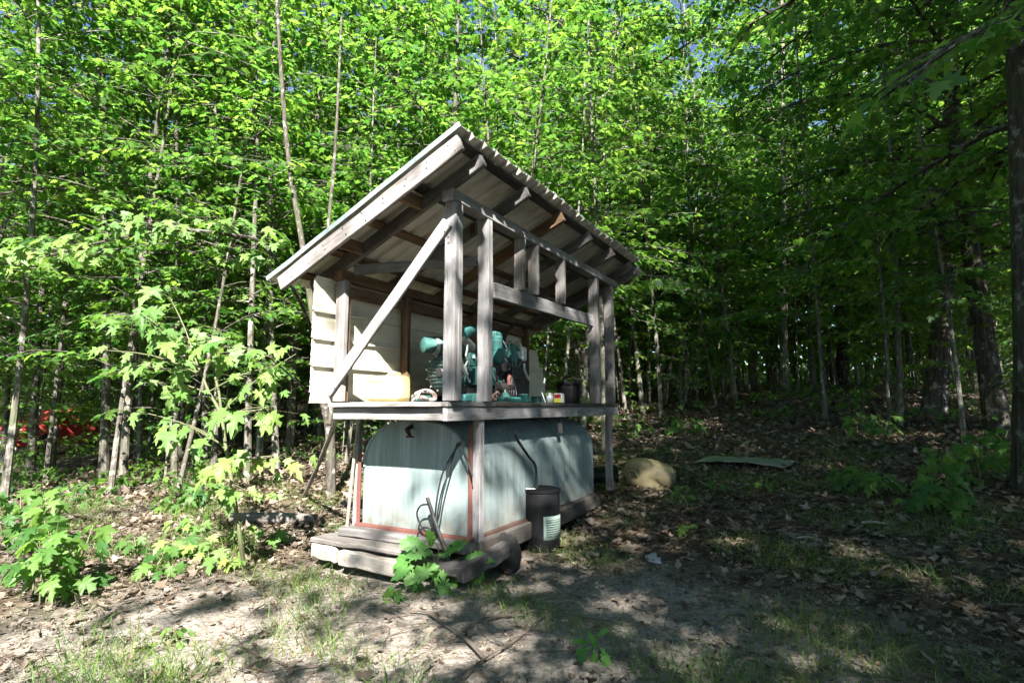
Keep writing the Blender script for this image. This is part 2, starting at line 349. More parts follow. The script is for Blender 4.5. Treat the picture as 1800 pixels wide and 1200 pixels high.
def beam(name, root, p0, p1, w_, h_, mat, up=(0, 0, 1), org=(0, 0, 0), segs=3, jit=0.0018, bev=0.004, parent=None):
    """a board from p0 to p1 (root's frame + org), w_ across, h_ along 'up'"""
    a = Vector(p0) - Vector(org); b = Vector(p1) - Vector(org); d = b - a; L = d.length; x = d.normalized()
    u = Vector(up); z = (u - x * u.dot(x)).normalized(); y = z.cross(x)
    o = link(name, box_mesh(name, L, w_, h_, bev, segs, jit), root, M[mat])
    mt = Matrix((x, y, z)).transposed().to_4x4(); mt.translation = a
    o.matrix_local = mt
    if parent is not None: o.parent = parent
    return o
def part(root, name, vf, mat, smooth=True, loc=(0, 0, 0), parent=None):
    o = link(name, mesh_py(name, vf[0], vf[1], smooth), root if parent is None else parent, M[mat]); o.location = loc; return o
def sub(p, o): return (p[0] - o[0], p[1] - o[1], p[2] - o[2])

# ------------------------------------------------------------------ ground
def bare_amount(x, y):
    a = np.exp(-(((x + 0.7) / 2.2) ** 2 + ((y - 3.1) / 1.5) ** 2))
    c = 0.25 * np.exp(-(((x - 1.2) / 2.0) ** 2 + ((y - 2.6) / 1.3) ** 2))
    return np.clip(a * 1.1 + c, 0, 1)
def build_ground():
    def axis(lo, hi, c, n):
        t = np.linspace(-1, 1, n); s = np.sign(t) * (np.abs(t) * 0.16 + 0.84 * np.abs(t) ** 3.2)
        return np.where(s < 0, c + s * (c - lo), c + s * (hi - c))
    xs = axis(-160, 160, 0, 280); ys = axis(-120, 260, 5, 280)
    X, Y = np.meshgrid(xs, ys, indexing='xy')
    Z = ground_z(X, np.minimum(Y, 60)) 
    near = np.exp(-((X ** 2 + (Y - 5) ** 2) / 18 ** 2))
    Z = Z + near * (0.012 * np.sin(X * 5.1 + 1.7 * np.sin(Y * 3.3)) * np.sin(Y * 4.7 + X) + rng.normal(0, 0.006, X.shape))
    V = np.stack([X, Y, Z], -1).reshape(-1, 3); n = len(xs)
    i = np.arange(len(ys) - 1)[:, None] * n + np.arange(n - 1)[None, :]
    i = i.ravel(); F = np.concatenate([np.stack([i, i + 1, i + n + 1], 1), np.stack([i, i + n + 1, i + n], 1)])
    me = mesh_np('ground', V, F, True)
    a = me.attributes.new('bare', 'FLOAT', 'POINT'); a.data.foreach_set('value', bare_amount(V[:, 0], V[:, 1]).astype(np.float32))
    o = link('ground', me, None, M['ground']); o['kind'] = 'structure'; o['label'] = 'sandy forest floor rising toward the wood'
build_ground()

# ------------------------------------------------------------------ shed
def atv(px, py, v, axis=1):            # shed coordinates of the point seen there on the plane v (or u) = const
    r = px_ray(px, py); o = Vector((-SX * sP - SY * cP, SX * cP - SY * sP, 0))
    d = Vector((r.x * sP + r.y * cP, -r.x * cP + r.y * sP, r.z)); return o + d * ((v - o[axis]) / d[axis])
def shed_thing(name, label, cat, o, group=None):
    return thing(name, label, cat, sw(*o), SHED_ROT, group)
ZR0, SL = 1.587, 0.448
def zr(v): return ZR0 - SL * (v + 0.25)
RN = Vector((0, SL, 1)).normalized()   # roof normal
def build_shed():
    org = (0, 0, -EYE)
    S = shed_thing('generator_shed', 'open lean-to shed of weathered boards with slanted metal roof over a generator', 'shed', org)
    B = lambda *a, **k: beam(a[0], S, *a[1:], org=org, **k)
    # framing, right-hand side
    PV = -0.044
    def at_u(px, py): return atv(px, py, PV).x
    B('post', (0.022, PV, 0.036), (0.022, PV, 1.30), 0.088, 0.040, 'grey_wood', up=(1, 0, 0))
    B('post', (0.064, PV - 0.013, 0.036), (0.064, PV - 0.013, 1.30), 0.060, 0.042, 'grey_wood', up=(1, 0, 0))
    for px, wd, th in ((852.5, 0.090, 0.062), (1045, 0.095, 0.060), (1071, 0.090, 0.075)):
        u = at_u(px, 600); B('post', (u, PV, 0.034), (u, PV, 1.30), wd, th, 'grey_wood', up=(1, 0, 0), segs=5, jit=0.003)
    h0 = atv(866, 510, -0.03); h1 = atv(1052, 568, -0.03)
    B('header', h0, h1, 0.036, 0.112, 'grey_wood', segs=5, jit=0.003)
    for px in (914, 938, 985):
        u = at_u(px, 460); zb = h0.z + (h1.z - h0.z) * (u - h0.x) / (h1.x - h0.x) + 0.058
        B('cripple_stud', (u, PV, zb), (u, PV, 1.30), 0.086, 0.040, 'grey_wood', up=(1, 0, 0))
    B('top_plate', (-0.03, PV, 1.338), (3.10, PV, 1.338), 0.09, 0.072, 'grey_wood')
    # framing, rear
    B('post', (0.022, 0.905, 0.036), (0.022, 0.905, 0.895), 0.088, 0.040, 'grey_wood', up=(1, 0, 0))
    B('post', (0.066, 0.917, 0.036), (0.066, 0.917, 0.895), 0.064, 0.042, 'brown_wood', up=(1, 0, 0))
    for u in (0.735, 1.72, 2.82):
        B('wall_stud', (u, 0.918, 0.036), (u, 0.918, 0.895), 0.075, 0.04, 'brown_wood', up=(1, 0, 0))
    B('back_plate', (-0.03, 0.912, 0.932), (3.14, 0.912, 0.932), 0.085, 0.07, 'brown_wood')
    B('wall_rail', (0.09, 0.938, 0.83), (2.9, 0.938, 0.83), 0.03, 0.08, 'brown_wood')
    # rafters, purlins, barge boards
    for k in range(6):
        u = 0.03 + 0.61 * k
        p0 = Vector((u, -0.25, zr(-0.25))) - RN * 0.047; p1 = Vector((u, 1.24, zr(1.24))) - RN * 0.047
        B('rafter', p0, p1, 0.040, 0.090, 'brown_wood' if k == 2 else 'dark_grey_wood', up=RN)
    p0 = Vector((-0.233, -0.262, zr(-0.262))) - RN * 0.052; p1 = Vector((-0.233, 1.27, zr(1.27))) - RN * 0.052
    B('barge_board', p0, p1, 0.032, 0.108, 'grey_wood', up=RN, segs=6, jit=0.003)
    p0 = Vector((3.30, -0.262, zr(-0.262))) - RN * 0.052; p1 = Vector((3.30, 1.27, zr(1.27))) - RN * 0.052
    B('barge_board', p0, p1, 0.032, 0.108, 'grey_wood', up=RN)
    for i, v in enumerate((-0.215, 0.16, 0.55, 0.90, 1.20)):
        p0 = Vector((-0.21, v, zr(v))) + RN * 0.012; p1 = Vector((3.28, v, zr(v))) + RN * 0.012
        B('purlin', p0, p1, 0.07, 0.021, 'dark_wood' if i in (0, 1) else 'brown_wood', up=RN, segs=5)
    for u0 in (0.05, 0.66):            # blocking between the front rafters
        for v in (0.20, 0.72):
            B('blocking', (u0 - (0.25 if u0 < 0.1 else 0), v, zr(v) - 0.055), (u0 + (-0.04 if u0 < 0.1 else -0.05), v, zr(v) - 0.055), 0.035, 0.085, 'brown_wood')
    B('tie_board', (0.10, 0.88, 0.985), (0.62, 0.16, 1.08), 0.025, 0.075, 'grey_wood')
    B('diagonal_brace', (-0.014, -0.035, 1.165), (-0.014, 0.975, 0.10), 0.026, 0.082, 'grey_wood', up=(0, 1, 1), segs=5)
    nv = []
    for i in range(9):
        v = -0.2 + i * 0.17
        for dz in (-0.03, -0.075):
            q = Vector((-0.2495, v + random.uniform(-.02, .02), zr(v))) + RN * (dz + random.uniform(-.01, .01)) - Vector(org); nv.append(tube([q, q + Vector((-0.003, 0, 0))], 0.0055, 6))
    for (v, z) in ((-0.02, 1.10), (-0.05, 1.06), (0.93, 0.16), (0.90, 0.13)):
        q = Vector((-0.027, v, z)) - Vector(org); nv.append(tube([q, q + Vector((-0.003, 0, 0))], 0.0055, 6))
    for u in np.arange(0.05, 3.1, 0.305):
        for z in (-0.02, -0.065):
            q = Vector((u + random.uniform(-.02, .02), -0.0405, z)) - Vector(org); nv.append(tube([q, q + Vector((0, -0.003, 0))], 0.0045, 6))
    part(S, 'nail_heads', join(nv), 'rust', smooth=False)['kind'] = 'stuff'
    # ribbed roof sheets
    prof = []; u = 0.0; W_ = 0.895
    while u < W_ - 1e-6:
        prof += [(u, 0.0), (u + 0.095, 0.0), (u + 0.108, 0.027), (u + 0.134, 0.027), (u + 0.1492, 0.0)]; u += 0.1492
    prof = [p for i, p in enumerate(prof) if i == 0 or p != prof[i - 1]]
    for s in range(4):
        u0 = -0.262 + s * 0.888; lift = 0.024 + (s % 2) * 0.0035
        V = []; F = []; n = len(prof); top = []
        vv = np.linspace(-0.305 - 0.01 * (s % 2), 1.335 + 0.012 * (s % 3), 9)
        for lay in (0, 1):
            for j, v in enumerate(vv):
                for i, (pu, ph) in enumerate(prof):
                    sag = 0.004 * math.sin(pu * 9 + s) * math.sin(v * 4) + (0.006 * math.sin(pu * 31 + s * 2) if j in (0, 8) else 0)
                    p = Vector((u0 + pu, v, zr(v))) + RN * (lift + ph + lay * 0.0022 + sag) - Vector(org)
                    V.append(p); top.append(float(lay))
        m_ = len(vv) * n
        for j in range(len(vv) - 1):
            for i in range(n - 1):
                a = j * n + i
                F.append((a, a + n, a + n + 1, a + 1)); F.append((m_ + a, m_ + a + 1, m_ + a + n + 1, m_ + a + n))
        for i in range(n - 1):
            a = (len(vv) - 1) * n + i
            F.append((i, i + 1, m_ + i + 1, m_ + i)); F.append((a, m_ + a, m_ + a + 1, a + 1))
        for j in range(len(vv) - 1):
            a = j * n; b = a + n - 1
            F.append((a, m_ + a, m_ + a + n, a + n)); F.append((b, b + n, m_ + b + n, m_ + b))
        me = mesh_py('roof_sheet', V, F); at_ = me.attributes.new('top', 'FLOAT', 'POINT'); at_.data.foreach_set('value', top)
        link('roof_sheet', me, S, M['roof'])
    p0 = Vector((-0.268, -0.31, zr(-0.31))) + RN * 0.027; p1 = Vector((-0.268, 1.34, zr(1.34))) + RN * 0.027
    B('edge_flashing', p0, p1, 0.008, 0.034, 'flashing', up=RN, segs=8, jit=0.0025, bev=0.001)
    # siding on the rear wall, one lapped course after another
    ends = (3.42, 3.43, 3.41, 3.30, 2.96)
    for k in range(5):
        z0 = 0.045 + (0.05 if k else 0.0) + 0.19 * (k if k else 0); z0 = 0.03 if k == 0 else 0.095 + 0.19 * (k - 1) if False else z0
        z0 = [0.028, 0.097, 0.285, 0.475, 0.665][k]; z1 = [0.099, 0.288, 0.478, 0.668, 0.90][k]
        h = z1 - z0; pts = [(0.981, 0), (0.972, h * 0.33), (0.978, h * 0.335), (0.970, h * 0.66), (0.977, h * 0.665), (0.972, h - 0.014), (0.955, h - 0.014), (0.955, h - 0.001), (0.972, h)] if h > 0.1 else [(0.981, 0), (0.9665, h)]
        nseg = 8; V = []; F = []; n = len(pts)
        for lay in (0, 1):
            for i in range(nseg + 1):
                t = i / nseg; ue = ends[k]
                for j, (v, z) in enumerate(pts):
                    uu = -0.172 + (ue + 0.172) * t
                    if i == nseg and k >= 2: uu -= 0.10 * (j / n) * (1.4 if k == 3 else 0.8)
                    V.append((uu, v + lay * 0.004 + 0.0025 * math.sin(uu * 5 + k), z0 + z + 0.002 * math.sin(uu * 4 + k * 2) + EYE))
        m_ = (nseg + 1) * n
        for i in range(nseg):
            for j in range(n - 1):
                a = i * n + j; F.append((a, a + n, a + n + 1, a + 1)); F.append((m_ + a, m_ + a + 1, m_ + a + n + 1, m_ + a + n))
            a = i * n; b = i * n + n - 1
            F.append((a, m_ + a, m_ + a + n, a + n)); F.append((b, b + n, m_ + b + n, m_ + b))
        for j in range(n - 1):
            F.append((j, j + 1, m_ + j + 1, m_ + j)); a = nseg * n + j; F.append((a, m_ + a, m_ + a + 1, a + 1))
        link('siding_course', mesh_py('siding_course', V, F), S, M['siding'])
    # deck
    for i in range(22):
        u0 = -0.012 + i * 0.1445
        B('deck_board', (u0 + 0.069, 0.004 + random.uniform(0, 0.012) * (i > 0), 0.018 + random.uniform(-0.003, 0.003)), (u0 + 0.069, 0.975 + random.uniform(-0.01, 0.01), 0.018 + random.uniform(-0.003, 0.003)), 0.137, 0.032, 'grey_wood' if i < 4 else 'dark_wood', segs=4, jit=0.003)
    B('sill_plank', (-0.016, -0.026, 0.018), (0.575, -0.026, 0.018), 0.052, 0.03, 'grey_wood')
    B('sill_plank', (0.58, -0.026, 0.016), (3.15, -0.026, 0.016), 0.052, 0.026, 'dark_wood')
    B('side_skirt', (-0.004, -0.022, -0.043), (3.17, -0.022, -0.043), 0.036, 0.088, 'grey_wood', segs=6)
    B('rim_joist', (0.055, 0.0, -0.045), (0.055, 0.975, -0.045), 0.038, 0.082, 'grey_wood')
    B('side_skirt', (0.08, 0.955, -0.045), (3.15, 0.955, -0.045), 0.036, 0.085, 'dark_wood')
    for u in (0.7, 1.4, 2.1, 2.8):
        B('joist', (u, 0.0, -0.042), (u, 0.935, -0.042), 0.036, 0.076, 'dark_wood')
    # legs under the deck
    B('leg', (0.425, 0.005, -0.09), (0.425, 0.005, -0.905), 0.060, 0.052, 'grey_wood', up=(1, 0, 0), segs=5)
    B('leg', (2.98, 0.0, -0.09), (2.99, 0.0, -0.87), 0.062, 0.07, 'grey_wood', up=(1, 0, 0), segs=5, jit=0.005)
    B('leg', (0.40, 1.075, -0.03), (0.40, 1.075, -0.95), 0.045, 0.04, 'grey_wood', up=(1, 0, 0))
    B('leg', (2.98, 1.075, -0.03), (2.98, 1.075, -0.95), 0.045, 0.06, 'dark_wood', up=(1, 0, 0))
    B('hanger_board', (1.74, -0.002, -0.09), (1.74, -0.002, -0.23), 0.012, 0.07, 'dark_wood', up=(1, 0, 0))
    return S
build_shed()

# ------------------------------------------------------------------ fuel tank under the deck
def build_tank():
    u0, u1, va, vb, z0, zs, zt = 0.40, 2.60, 0.035, 1.01, -0.855, -0.44, -0.092
    o = (u0, (va + vb) / 2, z0)
    T = shed_thing('fuel_tank', 'pale grey-green steel fuel tank with arched top standing under the shed deck', 'fuel tank', o)
    a = (vb - va) / 2; b = zt - zs
    prof = [(-a, 0.0)] + [(-a, z) for z in (0.15, 0.30, zs - z0)] + [(-a * math.copysign(abs(math.cos(t)) ** 0.8, math.cos(t)), zs - z0 + b * math.sin(t) ** 0.84) for t in np.linspace(0.12, math.pi - 0.12, 22)] + [(a, z) for z in (zs - z0, 0.30, 0.15, 0.0)]
    n = len(prof); us = np.linspace(0, u1 - u0, 15); V = []; F = []
    for i, u in enumerate(us):
        for j, (v, z) in enumerate(prof):
            d = 0.006 * math.sin(u * 5 + v * 4) * math.sin(z * 6 + u) if 0 < i < 14 else 0
            V.append((u, v * (1 + d), z))
    for i in range(len(us) - 1):
        for j in range(n - 1): F.append((i * n + j, i * n + j + 1, (i + 1) * n + j + 1, (i + 1) * n + j))
        F.append((i * n + n - 1, i * n, (i + 1) * n, (i + 1) * n + n - 1))
    F.append(tuple((len(us) - 1) * n + j for j in range(n)))
    part(T, 'shell', (V, F), 'tank')
    # front end plate, gently dished, as a fan
    V = [(-0.012, 0, 0.36)]; ring = []
    for k, s in enumerate((0.5, 0.86, 1.0)):
        for v, z in prof: V.append(((-0.012 + 0.004 * k, v * s, 0.36 + (z - 0.36) * s)))
    F = [(0, 1 + (j + 1) % n, 1 + j) for j in range(n)]
    for k in range(2):
        for j in range(n):
            A = 1 + k * n; F.append((A + j, A + (j + 1) % n, A + n + (j + 1) % n, A + n + j))
    part(T, 'end_plate', (V, F), 'tank')
    rimp = [(-0.008, v * 0.975, 0.0 + 0.012 + (z - 0.012) * 0.985) for v, z in prof[3:-3]]
    part(T, 'end_rim', tube(rimp, 0.011, 6), 'tank')
    for u in (0.74, 1.48):
        V = []; F = []
        for du, g in ((-0.02, 0), (-0.02, 0.008), (0.02, 0.008), (0.02, 0)):
            for v, z in prof: V.append((u + du, v * (1 + g / a), z + (g if z > 0.42 else 0)))
        for k in range(3):
            for j in range(n - 1): F.append((k * n + j, k * n + j + 1, (k + 1) * n + j + 1, (k + 1) * n + j))
        part(T, 'weld_band', (V, F), 'tank')
    # red angle iron frame round the front end
    def L(name, p0, p1, up): beam(name, T, p0, p1, 0.034, 0.012, M and 'red_iron', up=up)
    L('frame_post', (-0.03, a + 0.022, -0.01), (-0.03, a + 0.022, 0.52), (1, 0, 0))
    L('frame_post', (-0.03, -a - 0.002, -0.01), (-0.03, -a - 0.002, 0.73), (1, 0, 0))
    beam('frame_rail', T, (-0.032, a + 0.035, -0.012), (-0.032, -a - 0.03, -0.012), 0.04, 0.03, 'red_iron')
    beam('frame_rail', T, (0, a + 0.0, -0.018), (2.2, a + 0.0, -0.018), 0.05, 0.03, 'rust')
    beam('frame_rail', T, (0, -a - 0.0, -0.018), (2.2, -a - 0.0, -0.018), 0.05, 0.03, 'rust')
    # drain valve near the top of the front end
    q = sub(atv(724, 757, u0 - 0.04, 0), o)
    V1 = tube([(q[0] + 0.03, q[1] + 0.03, q[2] + 0.03), (q[0] - 0.03, q[1] + 0.02, q[2] + 0.01), (q[0] - 0.045, q[1] - 0.02, q[2] - 0.03)], [0.018, 0.018, 0.013], 8)
    vo = part(T, 'valve', V1, 'rust')
    part(T, 'valve_wheel', lathe([(0.004, -0.006), (0.028, -0.006), (0.03, 0), (0.028, 0.006), (0.004, 0.006)], 12), 'red_iron', loc=(q[0] - 0.05, q[1] - 0.025, q[2] - 0.038), parent=vo)
    part(T, 'vent_pipe', tube([(1.3, -0.15, 0.74), (1.3, -0.15, 0.765)], 0.03, 10), 'iron')
build_tank()

# timbers the tank stands on, each its own thing
def timber(name, label, pa, pb, w_, h_, mat, group=None, cat='timber'):
    a = Vector(pa); b = Vector(pb); T = sw(*a)
    d = sw(*b) - T; o = link(name, box_mesh(name, d.length, w_, h_, 0.008, 6, 0.006), None, M[mat])
    x = d.normalized(); z = Vector((0, 0, 1)); z = (z - x * z.x * 0 - x * z.dot(x)).normalized(); y = z.cross(x)
    mt = Matrix((x, y, z)).transposed().to_4x4(); mt.translation = T; o.matrix_world = mt
    return tag(o, label, cat, group)
timber('timber', 'grey timber directly under the front edge of the fuel tank', (0.33, 1.13, -0.905), (0.33, 0.0, -0.905), 0.14, 0.058, 'tie_wood')
timber('timber', 'long grey plank lying below and in front of the tank timber', (0.235, 1.27, -0.954), (0.215, 0.28, -0.954), 0.20, 0.034, 'tie_wood')
timber('timber', 'short pale log block under the left end of the grey plank', (0.225, 1.26, -1.03), (0.20, 1.0, -1.035), 0.15, 0.105, 'pale_wood')
timber('timber', 'split pale timber on the ground behind the oak seedling', (0.165, 0.95, -1.035), (0.165, 0.44, -1.05), 0.12, 0.10, 'pale_wood')
timber('timber', 'dark stacked timber half hidden behind the oak seedling leaves', (0.25, 0.40, -1.02), (0.25, 0.0, -1.02), 0.13, 0.09, 'dark_wood')
timber('timber', 'slanting dark timber end beside the tank corner post', (0.17, -0.02, -1.04), (0.55, -0.14, -0.94), 0.07, 0.10, 'dark_wood')
timber('timber', 'long dark timber running back under the open side of the tank', (0.40, 0.03, -0.945), (2.65, 0.03, -0.915), 0.13, 0.13, 'dark_wood')
timber('timber', 'long dark timber running back under the wall side of the tank', (0.42, 1.0, -0.95), (2.65, 1.0, -0.94), 0.13, 0.13, 'dark_wood')

# ------------------------------------------------------------------ generator set
def build_generator():
    o = (0.95, 0.50, 0.036)
    G = shed_thing('generator_set', 'teal diesel generator set with slotted round end bell standing on the deck', 'generator', o)
    P = lambda n, vf, m, **k: part(G, n, vf, m, **k)
    def cyl(p, q, r, n=20, bulge=None):
        return tube([p, q], r, n)
    c = Vector(sub(atv(776, 655, 0.50), o))          # centre line of the alternator
    cu, cz = 0.0, c.z; cv = 0.0; ua = c.x
    # alternator: slotted end bell facing the viewer, ribbed barrel behind
    r = 0.150
    bell = P('end_bell', lathe([(0.03, -0.012), (0.075, -0.016), (0.12, -0.006), (0.142, 0.012), (0.15, 0.035), (0.15, 0.10), (0.155, 0.105), (0.155, 0.12)], 32, 'X'), 'teal', loc=(ua, cv, cz))
    for i in range(9):
        z = -0.105 + i * 0.026; hw = math.sqrt(max(0.125 ** 2 - z * z, 0)) * 0.93
        s = beam('slot', bell, (-0.0185 if abs(z) < .09 else -0.012, -hw, z), (-0.0185 if abs(z) < .09 else -0.012, hw, z), 0.012, 0.009, 'iron', bev=0)
    P('barrel', lathe([(0.14, 0.12), (0.148, 0.13), (0.148, 0.40), (0.14, 0.41), (0.165, 0.42), (0.165, 0.45)], 32, 'X'), 'teal', loc=(ua, cv, cz))
    P('control_box', None or (lambda m: ([tuple(v.co) for v in m.vertices], [tuple(p.vertices) for p in m.polygons]))(box_mesh('cb', 0.20, 0.17, 0.15, 0.01)), 'teal', loc=(ua + 0.19, cv - 0.17, cz - 0.02), smooth=False)
    # engine block, head, rocker cover, sump
    def bx(n, p, s, m, bev=0.012): 
        ob = link(n, box_mesh(n, s[0], s[1], s[2], bev, 3, 0.002, center=True), G, M[m]); ob.location = p; return ob
    bx('engine_block', (ua + 0.82, cv, cz + 0.00), (0.70, 0.27, 0.33), 'iron')
    bx('cylinder_head', (ua + 0.82, cv, cz + 0.21), (0.66, 0.20, 0.08), 'teal')
    bx('rocker_cover', (ua + 0.82, cv - 0.01, cz + 0.275), (0.60, 0.13, 0.06), 'teal_bright', 0.02)
    bx('sump', (ua + 0.82, cv, cz - 0.20), (0.56, 0.22, 0.10), 'iron')
    bx('skid_rail', (ua + 0.62, cv - 0.16, -0.028 + 0.055), (1.5, 0.05, 0.05), 'teal')
    bx('skid_rail', (ua + 0.62, cv + 0.16, -0.028 + 0.055), (1.5, 0.05, 0.05), 'teal')
    bx('flywheel_housing', (ua + 0.455, cv, cz + 0.0), (0.05, 0.34, 0.36), 'teal', 0.03)
    bx('end_foot', (ua + 0.20, cv, 0.09), (0.30, 0.30, 0.08), 'iron')
    # air cleaner with clamp, hose elbow and intake
    a0 = Vector(sub(atv(744, 606, 0.60), o)); d = Vector((0.30, -0.18, 0.0)).normalized()
    ac = P('air_cleaner', tube([a0 - d * 0.012, a0, a0 + d * 0.10, a0 + d * 0.115, a0 + d * 0.34, a0 + d * 0.36], [0.045, 0.062, 0.062, 0.068, 0.068, 0.04], 20), 'teal')
    P('clamp', tube([a0 + d * 0.085, a0 + d * 0.115], 0.073, 20), 'steel', parent=ac)
    P('latch', tube([a0 + d * 0.09 + Vector((-0.03, -0.05, 0.03)), a0 + d * 0.10 + Vector((-0.035, -0.06, -0.04))], 0.008, 6), 'steel', parent=ac)
    e0 = a0 + d * 0.36; e1 = Vector(sub(atv(812, 592, 0.36), o)); e2 = Vector(sub(atv(826, 580, 0.38), o)); e3 = e2 + Vector((0.16, 0.02, 0.01))
    P('intake_hose', tube(smooth_path([e0, e0 + d * 0.05, e1], 5), 0.034, 14), 'grey_cord')
    P('intake_elbow', tube(smooth_path([e1, e2, e3, e3 + Vector((0.15, 0.06, -0.05))], 5), 0.042, 14), 'teal_bright')
    # oil and fuel filters, junction box on the open side
    for (px, py, v, r_, h_, m) in ((874, 605, 0.30, 0.043, 0.10, 'teal_bright'), (876, 625, 0.28, 0.052, 0.085, 'teal_bright')):
        q = Vector(sub(atv(px, py, v), o))
        P('filter', lathe([(r_ * 0.9, -h_ / 2 - 0.02), (r_, -h_ / 2 - 0.012), (r_, h_ / 2), (r_ * 1.08, h_ / 2 + 0.002), (r_ * 1.08, h_ / 2 + 0.014), (r_ * 0.8, h_ / 2 + 0.016), (r_ * 0.3, h_ / 2 + 0.022)], 20), m, loc=q)
    q = Vector(sub(atv(871, 588, 0.32), o)); bx('filter_head', q, (0.10, 0.06, 0.05), 'teal_bright', 0.01)
    q = Vector(sub(atv(900, 621, 0.28), o)); bx('side_box', q, (0.075, 0.05, 0.165), 'teal_bright')
    q = Vector(sub(atv(920, 622, 0.30), o)); bx('governor_plate', q, (0.07, 0.04, 0.13), 'white_strap')
    q = Vector(sub(atv(921, 648, 0.30), o)); P('governor_arm', tube([q + Vector((0, 0, 0.05)), q, q + Vector((0.05, 0, -0.06)), q + Vector((0.10, 0, -0.09))], 0.014, 8), 'white_strap')
    # levers and linkage between the two front posts
    def ln(n, pts, v, r_, m): P(n, tube([Vector(sub(atv(x, y, v), o)) for x, y in pts], r_, 7), m)
    ln('lever', [(803, 622), (812, 645), (826, 671)], 0.22, 0.0085, 'white_strap')
    ln('lever', [(808, 620), (815, 644), (822, 658)], 0.24, 0.007, 'white_strap')
    ln('fuel_line', [(822, 606), (821, 616), (819, 625), (822, 634), (818, 643), (820, 655)], 0.25, 0.009, 'steel')
    ln('fuel_line', [(802, 676), (810, 666), (818, 655)], 0.24, 0.007, 'steel')
    ln('exhaust_pipe', [(885, 600), (890, 580), (905, 570), (935, 575)], 0.60, 0.022, 'rust')
    q = Vector(sub(atv(828, 632, 0.26), o)); bx('switch_plate', q, (0.09, 0.03, 0.10), 'teal', 0.004); P('switch_knob', lathe([(0.012, -0.01), (0.012, 0.01), (0.006, 0.014)], 10), 'white_strap', loc=q + Vector((-0.0, -0.025, 0.02)))
    for i, (px, py) in enumerate(((880, 655), (895, 648), (905, 660), (884, 668), (912, 655), (898, 675))):
        q = Vector(sub(atv(px, py, 0.33), o)); P('bolt_boss', lathe([(0.014, -0.012), (0.018, 0.0), (0.010, 0.012)], 8), 'steel' if i % 2 else 'iron', loc=q)
    ln('oil_filler', [(895, 676), (894, 666), (896, 660)], 0.27, 0.016, 'red_iron')
    for k in range(12):
        a_ = k * math.pi / 6 + 0.2; part(G, 'bolt', lathe([(0.009, -0.006), (0.009, 0.004), (0.005, 0.007)], 6, 'X'), 'steel', loc=(-0.006, 0.138 * math.cos(a_), 0.138 * math.sin(a_)), parent=bell)
    part(G, 'bearing_cap', lathe([(0.038, 0.0), (0.038, -0.024), (0.03, -0.032), (0.008, -0.032)], 18, 'X'), 'iron', loc=(0, 0, 0), parent=bell)
    for k in range(4):
        u_ = ua + 0.58 + 0.15 * k
        P('injector_line', tube(smooth_path([(u_, cv - 0.05, cz + 0.30), (u_ + 0.01, cv - 0.10, cz + 0.33), (u_ + 0.02, cv - 0.16, cz + 0.22), (ua + 0.80 + 0.02 * k, cv - 0.175, cz + 0.06)], 4), 0.0045, 6), 'steel')
        P('injector', lathe([(0.014, 0), (0.014, 0.03), (0.008, 0.045)], 8), 'steel', loc=(u_, cv - 0.05, cz + 0.27))
        P('exhaust_port', tube([(u_, cv + 0.08, cz + 0.22), (u_, cv + 0.17, cz + 0.22)], 0.022, 10), 'rust')
    P('exhaust_manifold', tube([(ua + 0.52, cv + 0.18, cz + 0.22), (ua + 1.12, cv + 0.18, cz + 0.22)], 0.032, 12), 'rust')
    bx('injection_pump', (ua + 0.84, cv - 0.17, cz + 0.03), (0.17, 0.07, 0.12), 'iron')
    bx('starter_bracket', (ua + 0.56, cv - 0.15, cz - 0.09), (0.05, 0.10, 0.10), 'teal', 0.006)
    P('starter_motor', tube([(ua + 0.50, cv - 0.19, cz - 0.10), (ua + 0.52, cv - 0.19, cz - 0.10), (ua + 0.72, cv - 0.19, cz - 0.10), (ua + 0.74, cv - 0.19, cz - 0.10)], [0.035, 0.045, 0.045, 0.03], 16), 'iron')
    for k in range(5):
        P('wire', tube(smooth_path([(ua + 0.2 + 0.05 * k, cv - 0.26, cz + random.uniform(-.02, .06)), (ua + 0.3 + 0.05 * k, cv - 0.27, cz - 0.12 + random.uniform(-.04, .04)), (ua + 0.55 + 0.05 * k, cv - 0.24, cz - 0.16), (ua + 0.72, cv - 0.21, cz - 0.05 + 0.02 * k)], 5), 0.0045, 5), 'rubber')
    for k in range(7):
        P('cooling_fin', lathe([(0.150, 0), (0.1535, 0.002), (0.1535, 0.007), (0.150, 0.009)], 28, 'X'), 'teal', loc=(ua + 0.15 + k * 0.034, cv, cz))
build_generator()

